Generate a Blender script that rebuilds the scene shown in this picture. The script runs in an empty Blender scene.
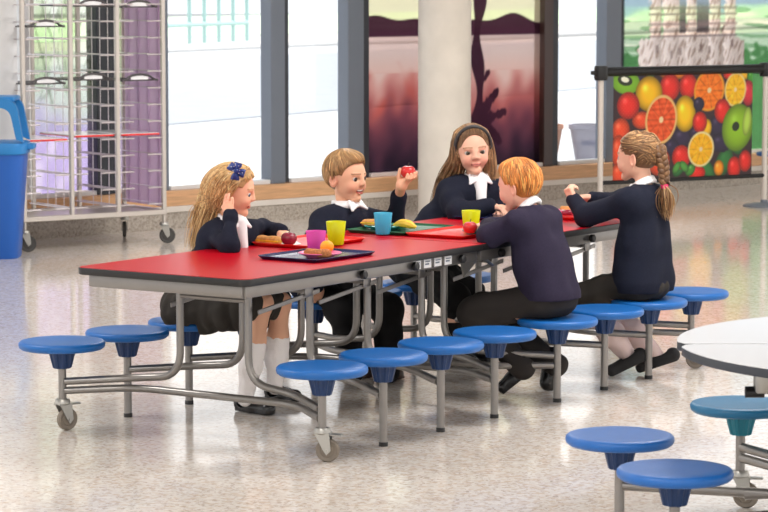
import bpy, bmesh, math, random
import numpy as np
from mathutils import Vector, Matrix
rng = np.random.default_rng(7); random.seed(7)
scene = bpy.context.scene
COL = scene.collection

# ------------------------------------------------------------------ camera
CF, CX, CY, CZ, YAW, PIT = 2719.6, 6.1348, -7.8443, 1.7127, -.591, .1012
CAM = np.array([CX, CY, CZ])
FWD = np.array([math.sin(YAW)*math.cos(PIT), math.cos(YAW)*math.cos(PIT), -math.sin(PIT)])
RGT = np.array([math.cos(YAW), -math.sin(YAW), 0.0]); CUP = np.cross(RGT, FWD)
cd = bpy.data.cameras.new('camera'); cam = bpy.data.objects.new('camera', cd); COL.objects.link(cam)
cd.sensor_width = 36; cd.lens = CF/768*36; cd.clip_end = 400
cd.dof.use_dof = True; cd.dof.focus_distance = 10.6; cd.dof.aperture_fstop = 11.0
cam.matrix_world = Matrix(((RGT[0], CUP[0], -FWD[0], CX), (RGT[1], CUP[1], -FWD[1], CY), (RGT[2], CUP[2], -FWD[2], CZ), (0, 0, 0, 1)))
scene.camera = cam
def P(u, v, **k):
    r = FWD + RGT*(u-384)/CF - CUP*(v-256)/CF
    (a, val), = k.items()
    if a == 'd': return CAM + r*val
    i = 'xyz'.index(a)
    return CAM + r*(val-CAM[i])/r[i]

# ------------------------------------------------------------------ light, exposure
scene.view_settings.view_transform = 'Standard'; scene.view_settings.look = 'None'
scene.view_settings.exposure = 0.6; scene.view_settings.gamma = 1.0
scene.view_settings.use_curve_mapping = False
w = bpy.data.worlds.new('sky'); scene.world = w; w.use_nodes = True
nt = w.node_tree; bg = nt.nodes['Background']
tcw = nt.nodes.new('ShaderNodeTexCoord'); sxw = nt.nodes.new('ShaderNodeSeparateXYZ'); crw = nt.nodes.new('ShaderNodeValToRGB')
nt.links.new(tcw.outputs['Generated'], sxw.inputs[0]); nt.links.new(sxw.outputs['Z'], crw.inputs[0])
crw.color_ramp.elements[0].color = (1, .97, .94, 1); crw.color_ramp.elements[1].color = (.78, .88, 1, 1)
nt.links.new(crw.outputs[0], bg.inputs['Color']); bg.inputs['Strength'].default_value = 1.0
sd = bpy.data.lights.new('sun', 'SUN'); sd.energy = 5.0; sd.angle = .03; sd.color = (1, .96, .9)
so = bpy.data.objects.new('sun', sd); COL.objects.link(so)
so.rotation_euler = Vector((-.10, -.75, -1.0)).to_track_quat('-Z', 'Y').to_euler()

# ------------------------------------------------------------------ materials
def lin(c):
    c = np.array(c, float)/255
    return tuple(np.where(c <= .04045, c/12.92, ((c+.055)/1.055)**2.4))
def node(nt, t, **k):
    n = nt.nodes.new(t)
    for a, b in k.items(): setattr(n, a, b)
    return n
def mat(name, rgb, rough=.5, metal=0, var=.0, scale=40, bump=0, bscale=300, spec=.5, coat=0, attr=None, trans=0, sheen=0, stretch=None):
    m = bpy.data.materials.new(name); m.use_nodes = True; nt = m.node_tree; b = nt.nodes['Principled BSDF']
    c = lin(rgb)
    b.inputs['Base Color'].default_value = (*c, 1); b.inputs['Roughness'].default_value = rough; b.inputs['Metallic'].default_value = metal
    b.inputs['Specular IOR Level'].default_value = spec; b.inputs['Coat Weight'].default_value = coat; b.inputs['Coat Roughness'].default_value = .08
    b.inputs['Transmission Weight'].default_value = trans
    if sheen: b.inputs['Sheen Weight'].default_value = sheen
    tc = node(nt, 'ShaderNodeTexCoord'); src = tc.outputs['Object']
    if stretch:
        mp = node(nt, 'ShaderNodeMapping'); mp.inputs['Scale'].default_value = stretch; nt.links.new(src, mp.inputs[0]); src = mp.outputs[0]
    col = None
    if attr:
        a = node(nt, 'ShaderNodeAttribute', attribute_name=attr); col = a.outputs['Color']
    if var:
        n = node(nt, 'ShaderNodeTexNoise'); n.inputs['Scale'].default_value = scale; n.inputs['Detail'].default_value = 4
        nt.links.new(src, n.inputs['Vector'])
        mr = node(nt, 'ShaderNodeMapRange'); mr.inputs['From Min'].default_value = .3; mr.inputs['From Max'].default_value = .7
        mr.inputs['To Min'].default_value = 1-var; mr.inputs['To Max'].default_value = 1+var
        nt.links.new(n.outputs[0], mr.inputs['Value'])
        mx = node(nt, 'ShaderNodeMix', data_type='RGBA', blend_type='MULTIPLY'); mx.inputs[0].default_value = 1
        if col: nt.links.new(col, mx.inputs[6])
        else: mx.inputs[6].default_value = (*c, 1)
        nt.links.new(mr.outputs[0], mx.inputs[7]); col = mx.outputs[2]
    if col: nt.links.new(col, b.inputs['Base Color'])
    if bump:
        n = node(nt, 'ShaderNodeTexNoise'); n.inputs['Scale'].default_value = bscale; n.inputs['Detail'].default_value = 3
        nt.links.new(src, n.inputs['Vector'])
        bp = node(nt, 'ShaderNodeBump'); bp.inputs['Strength'].default_value = bump; bp.inputs['Distance'].default_value = .004
        nt.links.new(n.outputs[0], bp.inputs['Height']); nt.links.new(bp.outputs[0], b.inputs['Normal'])
    return m
def glass_mat(name, tint=(1, 1, 1), refl=.06):
    m = bpy.data.materials.new(name); m.use_nodes = True; nt = m.node_tree; nt.nodes.remove(nt.nodes['Principled BSDF'])
    t = node(nt, 'ShaderNodeBsdfTransparent'); t.inputs[0].default_value = (*tint, 1)
    g = node(nt, 'ShaderNodeBsdfGlossy'); g.inputs['Roughness'].default_value = .02
    mx = node(nt, 'ShaderNodeMixShader'); mx.inputs[0].default_value = refl
    nt.links.new(t.outputs[0], mx.inputs[1]); nt.links.new(g.outputs[0], mx.inputs[2]); nt.links.new(mx.outputs[0], nt.nodes['Material Output'].inputs[0])
    return m
def film_mat(name, through=.75):   # printed translucent window film, colours from the printed picture
    m = bpy.data.materials.new(name); m.use_nodes = True; nt = m.node_tree; nt.nodes.remove(nt.nodes['Principled BSDF'])
    a = node(nt, 'ShaderNodeAttribute', attribute_name='Col')
    d = node(nt, 'ShaderNodeBsdfDiffuse'); t = node(nt, 'ShaderNodeBsdfTransparent')
    nt.links.new(a.outputs['Color'], d.inputs[0]); nt.links.new(a.outputs['Color'], t.inputs[0])
    mx = node(nt, 'ShaderNodeMixShader'); mx.inputs[0].default_value = through
    nt.links.new(d.outputs[0], mx.inputs[1]); nt.links.new(t.outputs[0], mx.inputs[2]); nt.links.new(mx.outputs[0], nt.nodes['Material Output'].inputs[0])
    return m
def terrazzo(name, base, chips, rough, amount=.5, scale=1.0, ior=1.5):
    m = bpy.data.materials.new(name); m.use_nodes = True; nt = m.node_tree; b = nt.nodes['Principled BSDF']
    tc = node(nt, 'ShaderNodeTexCoord'); col = None
    prev = (*lin(base), 1)
    for i, (c, sc, th) in enumerate(chips):
        v = node(nt, 'ShaderNodeTexVoronoi'); v.inputs['Scale'].default_value = sc*scale; v.inputs['Randomness'].default_value = 1
        nt.links.new(tc.outputs['Object'], v.inputs['Vector'])
        cr = node(nt, 'ShaderNodeValToRGB'); cr.color_ramp.elements[0].position = th; cr.color_ramp.elements[1].position = th+.06
        cr.color_ramp.elements[0].color = (1, 1, 1, 1); cr.color_ramp.elements[1].color = (0, 0, 0, 1)
        sp = node(nt, 'ShaderNodeSeparateColor'); nt.links.new(v.outputs['Color'], sp.inputs[0]); nt.links.new(sp.outputs[i % 3], cr.inputs[0])
        mul = node(nt, 'ShaderNodeMath', operation='MULTIPLY'); nt.links.new(cr.outputs[0], mul.inputs[0]); mul.inputs[1].default_value = amount
        mx = node(nt, 'ShaderNodeMix', data_type='RGBA'); nt.links.new(mul.outputs[0], mx.inputs[0])
        if col is None: mx.inputs[6].default_value = prev
        else: nt.links.new(col, mx.inputs[6])
        mx.inputs[7].default_value = (*lin(c), 1); col = mx.outputs[2]
    nt.links.new(col, b.inputs['Base Color']); b.inputs['Roughness'].default_value = rough; b.inputs['IOR'].default_value = ior
    n = node(nt, 'ShaderNodeTexNoise'); n.inputs['Scale'].default_value = 1.3; n.inputs['Detail'].default_value = 5; nt.links.new(tc.outputs['Object'], n.inputs['Vector'])
    mr = node(nt, 'ShaderNodeMapRange'); mr.inputs['To Min'].default_value = rough*.7; mr.inputs['To Max'].default_value = rough*1.4
    nt.links.new(n.outputs[0], mr.inputs['Value']); nt.links.new(mr.outputs[0], b.inputs['Roughness'])
    return m
M = {}
M['floor'] = terrazzo('terrazzo_floor', (222, 214, 206), [((186, 168, 146), 60, .22), ((240, 236, 230), 75, .25), ((140, 116, 100), 95, .09), ((210, 190, 170), 45, .2)], .10, .42, ior=1.8)
M['plinth'] = terrazzo('speckled_plinth', (176, 166, 154), [((150, 138, 126), 70, .3), ((200, 192, 180), 85, .3), ((126, 116, 106), 95, .12)], .45, .55)
M['white_paint'] = mat('white_paint', (226, 226, 226), .5, var=.02, scale=3)
M['cream'] = mat('cream_ledge', (222, 214, 204), .5, var=.03, scale=8)
M['wood'] = mat('oak_sill', (214, 166, 122), .45, var=.14, scale=6, stretch=(1, 1, 14))
M['frame'] = mat('blue_grey_aluminium', (112, 120, 132), .45, .1)
M['frame_dark'] = mat('dark_slate', (48, 52, 60), .5)
M['column'] = mat('concrete_column', (232, 224, 212), .7, var=.06, scale=5, bump=.1, bscale=60)
M['glass'] = glass_mat('window_glass')
M['film'] = film_mat('printed_film', .42); M['film_lit'] = film_mat('pale_film', .8)
M['print'] = mat('printed_banner', (255, 255, 255), .4, attr='Col')
M['pave'] = mat('pale_paving', (166, 169, 173), .9, var=.04, scale=2)
M['road'] = mat('pale_asphalt', (140, 146, 154), .9, var=.05, scale=2)
M['rail'] = mat('teal_paint', (150, 192, 188), .5)
M['metal'] = mat('silver_painted_steel', (138, 134, 130), .33, .7, var=.03, scale=20)
M['chrome'] = mat('brushed_steel', (190, 186, 180), .28, .9)
M['zinc'] = mat('zinc_plate', (176, 174, 168), .35, .8)
M['red'] = mat('red_laminate', (184, 5, 28), .3, spec=.08)
M['black'] = mat('black_plastic', (26, 25, 26), .4)
M['seat'] = mat('blue_moulded_plastic', (8, 96, 172), .42, bump=.05, bscale=500, var=.03)
M['hub'] = mat('navy_plastic', (6, 50, 98), .45)
M['teal_hub'] = mat('teal_plastic', (8, 120, 140), .45)
M['seat_b'] = mat('violet_blue_plastic', (24, 98, 176), .42, bump=.05, bscale=500, var=.03)
M['seat_teal'] = mat('teal_blue_plastic', (20, 104, 146), .42, bump=.05, bscale=500)
M['rubber'] = mat('grey_rubber', (122, 112, 100), .6)
M['rubber_dark'] = mat('dark_rubber', (66, 64, 62), .6)
M['white_top'] = mat('white_laminate', (232, 232, 234), .12)
M['bin'] = mat('blue_bin_plastic', (22, 92, 182), .4, bump=.04)
M['bin_lid'] = mat('light_blue_bin_plastic', (26, 122, 190), .4)
M['steel'] = mat('stainless_tube', (196, 188, 180), .3, .75)
M['wire'] = mat('bright_wire', (214, 206, 208), .3, .6)
M['handle'] = mat('charcoal_tray', (72, 68, 70), .5)
M['skin'] = mat('skin', (232, 180, 150), .5, attr='Col', bump=.03, bscale=200, spec=.35)
M['eye'] = mat('eye', (255, 255, 255), .15, attr='Col')
M['hair'] = mat('hair', (150, 110, 70), .55, attr='Col', spec=.5)
M['navy'] = mat('navy_knit', (31, 34, 48), .9, var=.1, scale=120, bump=.25, bscale=700, spec=.15)
M['plum'] = mat('plum_navy_knit', (45, 40, 58), .9, var=.08, scale=120, bump=.25, bscale=700, spec=.15)
M['shirt'] = mat('white_cotton', (240, 240, 242), .7)
M['skirt'] = mat('grey_pleated_cloth', (56, 52, 48), .85, bump=.2, bscale=400, spec=.2)
M['trouser'] = mat('charcoal_cloth', (48, 44, 42), .85, bump=.2, bscale=400, spec=.2)
M['black_cloth'] = mat('black_cloth', (24, 23, 24), .85, bump=.2, bscale=400, spec=.2)
M['sock'] = mat('white_knit_sock', (246, 240, 238), .85, bump=.7, bscale=160)
M['pink_sock'] = mat('pale_pink_sock', (232, 206, 200), .85, bump=.3, bscale=200)
M['shoe'] = mat('black_leather', (24, 23, 25), .25)
M['brown_shoe'] = mat('brown_leather', (70, 48, 38), .4)
M['velvet'] = mat('black_suede', (28, 27, 28), .8)
M['bow'] = mat('royal_blue_ribbon', (34, 58, 130), .45, var=.2, scale=60)
M['pink_tie'] = mat('pink_elastic', (230, 50, 110), .5)
M['headband'] = mat('dark_headband', (44, 44, 46), .5, var=.4, scale=90)
def cup_mat(n, c, tr=.4):
    m = mat(n, c, .25); b = m.node_tree.nodes['Principled BSDF']
    m.node_tree.nodes.remove(b); nt = m.node_tree
    d = node(nt, 'ShaderNodeBsdfPrincipled'); d.inputs['Base Color'].default_value = (*lin(c), 1); d.inputs['Roughness'].default_value = .25
    t = node(nt, 'ShaderNodeBsdfTranslucent'); t.inputs[0].default_value = (*lin(c), 1)
    mx = node(nt, 'ShaderNodeMixShader'); mx.inputs[0].default_value = tr
    nt.links.new(d.outputs[0], mx.inputs[1]); nt.links.new(t.outputs[0], mx.inputs[2]); nt.links.new(mx.outputs[0], nt.nodes['Material Output'].inputs[0]); return m
M['purple'] = cup_mat('mauve_panel', (232, 214, 234), .6)
for n, c in (('yellow', (226, 232, 20)), ('magenta', (232, 92, 190)), ('cyan', (84, 196, 226))): M['cup_'+n] = cup_mat(n+'_tumbler', c)
M['tray_red'] = mat('red_tray', (226, 40, 34), .3); M['tray_navy'] = mat('navy_tray', (30, 40, 84), .25); M['tray_green'] = mat('green_tray', (10, 92, 62), .3)
M['plate_pink'] = mat('pink_plate', (236, 110, 160), .3); M['plate_teal'] = mat('teal_plate', (60, 160, 160), .3)
M['bread'] = mat('bread', (212, 150, 84), .8, var=.25, scale=50, bump=.4, bscale=120)
M['seeded'] = mat('seeded_bread', (178, 110, 62), .8, var=.45, scale=140, bump=.5, bscale=160)
M['filling'] = mat('sandwich_filling', (232, 186, 40), .6, var=.2, scale=60)
M['lettuce'] = mat('lettuce', (130, 170, 40), .6, var=.3, scale=40)
M['apple'] = mat('apple_skin', (196, 40, 40), .28, var=.3, scale=18, stretch=(1, 1, .3))
M['plum_apple'] = mat('dark_apple_skin', (130, 28, 52), .25, var=.25, scale=18, stretch=(1, 1, .3))
M['orange'] = mat('orange_peel', (246, 160, 16), .45, bump=.25, bscale=300)
M['banana'] = mat('banana_skin', (240, 196, 60), .45, var=.08, scale=20)
M['stem'] = mat('stem', (80, 56, 34), .7)
M['napkin'] = mat('napkin', (240, 238, 236), .8)

# ------------------------------------------------------------------ mesh helpers
def tag(o, label=None, cat=None, group=None, kind=None):
    if label: o['label'] = label
    if cat: o['category'] = cat
    if group: o['group'] = group
    if kind: o['kind'] = kind
    return o
def wloc(o):
    v = Vector((0, 0, 0))
    while o is not None: v += o.location; o = o.parent
    return np.array(v)
def empty(name, loc):
    o = bpy.data.objects.new(name, None); o.location = loc; o.empty_display_size = .1; COL.objects.link(o); return o
def mesh_obj(name, V, F, m, parent=None, origin=None, smooth=True, cols=None, sharp=None):
    V = np.asarray(V, float)
    if origin is None: origin = np.array([(V[:, 0].min()+V[:, 0].max())/2, (V[:, 1].min()+V[:, 1].max())/2, V[:, 2].min()])
    origin = np.array(origin, float)
    me = bpy.data.meshes.new(name); me.from_pydata((V-origin).tolist(), [], F if isinstance(F, list) else F.tolist())
    if smooth:
        me.polygons.foreach_set('use_smooth', [True]*len(me.polygons))
        if sharp: me.set_sharp_from_angle(angle=sharp)
    if cols is not None:
        ca = me.color_attributes.new('Col', 'FLOAT_COLOR', 'POINT')
        c4 = np.ones((len(V), 4)); c4[:, :3] = cols; ca.data.foreach_set('color', c4.ravel())
    me.update(); me.materials.append(m)
    o = bpy.data.objects.new(name, me); COL.objects.link(o)
    o.location = origin - (wloc(parent) if parent is not None else 0)
    if parent is not None: o.parent = parent
    return o
def nrm(v): v = np.array(v, float); return v/np.linalg.norm(v)
def fillet(pts, r, n=5):
    pts = [np.array(p, float) for p in pts]; out = [pts[0]]
    for a, b, c in zip(pts, pts[1:], pts[2:]):
        u, v = nrm(a-b), nrm(c-b); l = min(r, np.linalg.norm(a-b)*.49, np.linalg.norm(c-b)*.49)
        for k in range(n+1):
            t = k/n; out.append((1-t)**2*(b+u*l)+2*t*(1-t)*b+t*t*(b+v*l))
    out.append(pts[-1]); return out
class MB:
    def __init__(s): s.V = []; s.F = []; s.n = 0
    def add(s, V, F):
        V = np.asarray(V, float); s.V.append(V); s.F += [[i+s.n for i in f] for f in F]; s.n += len(V); return s
    def tube(s, pts, r, k=12, cap=True, flat=1.0):
        pts = np.array(pts, float); rr = np.broadcast_to(np.array(r, float), (len(pts),))
        T = np.gradient(pts, axis=0); T /= np.linalg.norm(T, axis=1)[:, None]+1e-12
        u = np.cross(T[0], [0, 0, 1.0]); 
        if np.linalg.norm(u) < 1e-3: u = np.array([1.0, 0, 0])
        u = nrm(u-T[0]*(u@T[0])); V = []
        for p, t, q in zip(pts, T, rr):
            u = nrm(u-t*(u@t)); v = np.cross(t, u)
            a = np.linspace(0, 2*math.pi, k, endpoint=False)
            V.append(p+q*(np.cos(a)[:, None]*u+flat*np.sin(a)[:, None]*v))
        V = np.concatenate(V); n = len(pts)
        F = [[i*k+j, i*k+(j+1) % k, (i+1)*k+(j+1) % k, (i+1)*k+j] for i in range(n-1) for j in range(k)]
        if cap: F += [list(range(k))[::-1], list(range((n-1)*k, n*k))]
        return s.add(V, F)
    def lathe(s, prof, c=(0, 0, 0), k=32, axis=None, ribs=0, rib=0):
        V = []; a = np.linspace(0, 2*math.pi, k, endpoint=False)
        for r, z in prof:
            q = r*(1+(rib*np.sign(np.sin(a*ribs)) if ribs else 0))
            V.append(np.stack([q*np.cos(a), q*np.sin(a), np.full(k, z)], 1))
        V = np.concatenate(V)
        if axis is not None:
            z = nrm(axis); x = nrm(np.cross([0, 1, .01], z)); y = np.cross(z, x); V = V @ np.array([x, y, z])
        n = len(prof)
        F = [[i*k+j, i*k+(j+1) % k, (i+1)*k+(j+1) % k, (i+1)*k+j] for i in range(n-1) for j in range(k)]
        F += [list(range(k))[::-1], list(range((n-1)*k, n*k))]
        return s.add(V+np.array(c), F)
    def rbox(s, c, dims, bev=.003, seg=2, R=None):
        bm = bmesh.new(); bmesh.ops.create_cube(bm, size=1)
        bmesh.ops.scale(bm, vec=dims, verts=bm.verts)
        if bev > 0: bmesh.ops.bevel(bm, geom=bm.edges[:], offset=min(bev, min(dims)*.49), segments=seg, profile=.5, affect='EDGES')
        bm.verts.index_update(); V = np.array([v.co[:] for v in bm.verts]); F = [[v.index for v in f.verts] for f in bm.faces]; bm.free()
        if R is not None: V = V @ np.array(R)       # rows of R: the box's own axes
        return s.add(V+np.array(c), F)
    def ell(s, c, rad, R=None, n=16, warp=None):
        V = []; 
        for i in range(n+1):
            th = math.pi*i/n
            for j in range(2*n):
                ph = math.pi*j/n; V.append((math.sin(th)*math.cos(ph), math.sin(th)*math.sin(ph), math.cos(th)))
        V = np.array(V)
        if warp: V = warp(V)
        V = V*np.array(rad); k = 2*n
        if R is not None: V = V @ np.array(R)
        F = [[i*k+j, (i+1)*k+j, (i+1)*k+(j+1) % k, i*k+(j+1) % k] for i in range(n) for j in range(k)]
        return s.add(V+np.array(c), F)
    def prism(s, poly, z0, z1, bev=0):
        poly = np.array(poly, float); n = len(poly); c = poly.mean(0)
        rings = [(1, z0), (1, z1)]
        if bev:
            d = poly-c; L = np.linalg.norm(d, axis=1)[:, None]
            ins = lambda b: c+d*(1-b/L)
            R = [(ins(bev), z0), (poly, z0+bev), (poly, z1-bev), (ins(bev*.3), z1-bev*.3), (ins(bev), z1)]
        else: R = [(poly, z0), (poly, z1)]
        V = np.concatenate([np.c_[p, np.full(n, z)] for p, z in R])
        F = [[i*n+j, i*n+(j+1) % n, (i+1)*n+(j+1) % n, (i+1)*n+j] for i in range(len(R)-1) for j in range(n)]
        F += [list(range(n))[::-1], list(range((len(R)-1)*n, len(R)*n))]
        return s.add(V, F)
    def build(s, name, m, parent=None, smooth=True, sharp=.6, **k):
        return mesh_obj(name, np.concatenate(s.V), s.F, m, parent, smooth=smooth, sharp=sharp, **k)
def frame3(x, z):   # rows x,y,z
    z = nrm(z); x = np.array(x, float); x = nrm(x-z*(x@z)); return np.array([x, np.cross(z, x), z])
def copy_tree(o, parent=None):
    c = o.copy(); COL.objects.link(c)
    if parent is not None: c.parent = parent
    for ch in list(o.children): copy_tree(ch, c)
    return c

# ================================================================== SETTING
WA = np.array([-5.80, 5.75, 0]); WT = nrm([.248, .969, 0]); WN = np.array([WT[1], -WT[0], 0])
def W(s, z, o=0): return WA+WT*s+WN*o+np.array([0, 0, z])
def S(u, o=-.12, v=100):
    r = FWD + RGT*(u-384)/CF - CUP*(v-256)/CF
    p = CAM+r*(((WA+WN*o-CAM)@WN)/(r@WN)); return float((p-WA)@WT)
WR = np.array([WT, WN, [0, 0, 1]])
def wbox(mb, s0, s1, z0, z1, o0, o1, bev=.004):
    return mb.rbox(W((s0+s1)/2, (z0+z1)/2, (o0+o1)/2), (abs(s1-s0), abs(o1-o0), z1-z0), bev, 1, WR)
def struct(mb, name, m, parent=None, **k):
    o = mb.build(name, m, parent, **k); o['kind'] = 'structure'; return o
def grid_print(name, m, corner, eu, ev, nu, nv, painter, parent=None, thick=None):
    """a flat printed sheet: nu x nv cells, colours of the print from painter(u, v) (u right, v up, 0..1)"""
    u, v = np.meshgrid(np.linspace(0, 1, nu+1), np.linspace(0, 1, nv+1), indexing='ij')
    V = corner+u[..., None]*eu+v[..., None]*ev
    idx = np.arange((nu+1)*(nv+1)).reshape(nu+1, nv+1)
    F = np.stack([idx[:-1, :-1], idx[1:, :-1], idx[1:, 1:], idx[:-1, 1:]], -1).reshape(-1, 4)
    c = painter(u, v).reshape(-1, 3)/255.0
    c = np.where(c <= .04045, c/12.92, ((np.clip(c, 0, 1)+.055)/1.055)**2.4)
    return mesh_obj(name, V.reshape(-1, 3), F, m, parent, smooth=False, cols=c)
def noise2(u, v, f, seed=0):
    r = np.random.default_rng(seed); z = np.zeros_like(u)
    for i in range(10):
        a = r.uniform(0, 2*math.pi); k = f*2**r.uniform(-.6, 1.2)
        z = z+np.sin((u*math.cos(a)+v*math.sin(a))*k*2*math.pi+r.uniform(0, 7))
    return z/3.2
def blend(img, mask, c): return img*(1-mask[..., None])+np.asarray(c, float)*mask[..., None]
def sstep(x, a, b): t = np.clip((x-a)/(b-a), 0, 1); return t*t*(3-2*t)

# floor and ceiling
f = MB()
p = [W(-6, 0, -.02)[:2], W(14, 0, -.02)[:2], (16, 19.0), (16, -14), (-8.5, -14)]
f.prism([p[0], p[4], p[3], p[2], p[1]], -.12, 0); struct(f, 'floor', M['floor'], smooth=False)
c = MB(); c.prism([W(-6, 0, -.2)[:2], (-8.5, -14), (16, -14), (16, 19), W(14, 0, -.2)[:2]], 3.2, 3.35); struct(c, 'ceiling', M['white_paint'], smooth=False)
# window wall: plinth in bands, sill, pier
b = MB(); wbox(b, -6, 14, 0, .115, -.14, 0, 0); struct(b, 'wall_plinth', M['plinth'], smooth=False)
b = MB(); wbox(b, -6, 14, .115, .157, -.14, .012, .003); struct(b, 'trim_ledge', M['cream'])
b = MB(); wbox(b, -6, 14, .157, .262, -.14, .006, .004); struct(b, 'trim_sill', M['wood'])
b = MB(); wbox(b, -6, S(18.5, .5), 0, 3.2, -.2, .5, .006); struct(b, 'wall_left', M['white_paint'])
b = MB(); wbox(b, 9.6, 14, .262, 3.2, -.2, -.02, .004); struct(b, 'wall_right', M['white_paint'])
b = MB(); wbox(b, S(16), 9.6, 2.75, 3.2, -.2, -.02, .004); struct(b, 'wall_header', M['white_paint'])
XS = dict(a=S(28), b=S(91), c=S(113), d=S(158), e=S(165), f=S(265), g=S(283.5), h=S(342), i=S(364), j=S(538), k=S(555), l=S(600), m=S(619), n=9.6)
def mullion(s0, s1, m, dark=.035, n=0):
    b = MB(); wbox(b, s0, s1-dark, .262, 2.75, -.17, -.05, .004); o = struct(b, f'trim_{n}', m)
    d = MB(); wbox(d, s1-dark, s1, .262, 2.75, -.16, -.085, .002); q = struct(d, 'dark_strip', M['frame_dark'], o)  # dark narrow strip down the right side of the mullion
M['brown_frame'] = mat('dark_brown_frame', (62, 42, 38), .4)
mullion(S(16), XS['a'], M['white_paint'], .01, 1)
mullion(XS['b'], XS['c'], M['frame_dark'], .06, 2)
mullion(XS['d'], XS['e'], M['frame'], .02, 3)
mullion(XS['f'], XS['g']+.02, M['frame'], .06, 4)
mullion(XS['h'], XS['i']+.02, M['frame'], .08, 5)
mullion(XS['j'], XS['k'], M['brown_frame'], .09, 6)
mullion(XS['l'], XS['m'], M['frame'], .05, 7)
def window(n, s0, s1, painter=None, nu=60, nv=150, m=None, bottom=M['white_paint']):
    b = MB(); wbox(b, s0, s1, .262, .292, -.15, -.06, .003); wbox(b, s0, s1, 2.71, 2.75, -.15, -.06, .003)
    o = struct(b, f'window_{n}', bottom)
    g = MB(); wbox(g, s0, s1, .292, 2.71, -.115, -.109, 0); struct(g, 'pane', M['glass'], o, smooth=False)
    if painter is not None:
        q = grid_print('printed_film', m, W(s0, .292, -.104), WT*(s1-s0), np.array([0, 0, 2.42]), nu, nv, painter, o); q['kind'] = 'structure'
# --- printed films (z = .292 + 2.42 v)
def garden_film(u, v):
    img = np.zeros(u.shape+(3,)); z = .292+2.42*v
    img[:] = (236, 240, 226)
    img = blend(img, sstep(noise2(u, z, 1.2, 1), -.4, .8)*.8*sstep(z, .8, 1.1), (196, 212, 170))
    tw = np.abs(noise2(u*1.2+z*.35, z*.35, 2.2, 3)); img = blend(img, (1-sstep(tw, .03, .16))*sstep(z, .75, 1.0)*.7, (128, 138, 112))
    tw = np.abs(noise2(u*1.5-z*.5, z*.4, 3.0, 8)); img = blend(img, (1-sstep(tw, .02, .12))*sstep(z, .75, 1.0)*.55, (140, 148, 124))
    low = 1-sstep(z+noise2(u, z, 1.5, 5)*.08, .62, .95)
    img = blend(img, low, (206, 186, 228)); img = blend(img, low*sstep(noise2(u, z, 1.6, 9), 0, 1.2)*.8, (238, 222, 242))
    return img
def sunset_film(u, v):
    z = .292+2.42*v; n = noise2(u*1.6, z*.0, 3, 2)*.04+noise2(u*2, z, 3, 4)*.03; zz = z+n
    st = [(.29, (46, 34, 46)), (.44, (70, 46, 60)), (.63, (118, 66, 78)), (.80, (178, 100, 98)), (.93, (216, 154, 146)), (1.04, (232, 196, 184)), (1.16, (226, 202, 194)), (1.30, (224, 200, 196))]
    img = np.zeros(u.shape+(3,))
    for k in range(3): img[..., k] = np.interp(np.where(z > 1.02, z, zz), [a for a, _ in st], [c[k] for _, c in st])
    red = sstep(noise2(u*2.2, z*.5, 3, 11), 0, 1)*(1-np.abs(np.clip((zz-.85)/.2, -1, 1))); img = blend(img, red*.7*(u < .5), (196, 84, 74))
    hill = 1.405+.035*np.sin(u*9+.6)+.02*np.sin(u*23+1)
    sky = sstep(z, hill-.006, hill+.006)
    img = blend(img, sstep(z, 1.285, 1.30), (74, 44, 60)); img = blend(img, sky, (244, 240, 206)); img = blend(img, sky*sstep(z, 1.55, 2.6), (190, 214, 222))
    # the bare tree against the lake
    su = u*(XS['j']-XS['i']); tx = 1.14+.02*np.sin(z*9); wdt = .045+.02*np.sin(z*13)+.05*(1-sstep(z, .3, .75))
    tree = 1-sstep(np.abs(su-tx), wdt, wdt+.012)
    for (x0, z0, x1, z1, r) in ((1.16, .62, 1.42, .70, .05), (1.2, .72, 1.33, .86, .04), (1.2, .6, 1.36, .48, .06), (1.15, .9, 1.24, 1.0, .03)):
        d = np.array([x1-x0, z1-z0]); L2 = d@d; t = np.clip(((su-x0)*d[0]+(z-z0)*d[1])/L2, 0, 1)
        dd = np.hypot(su-x0-t*d[0], z-z0-t*d[1])+noise2(u*4, z, 5, 6)*.012
        tree = np.maximum(tree, 1-sstep(dd, r*(1-.6*t), r*(1-.6*t)+.015))
    return blend(img, tree*.93, (58, 32, 46))
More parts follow.
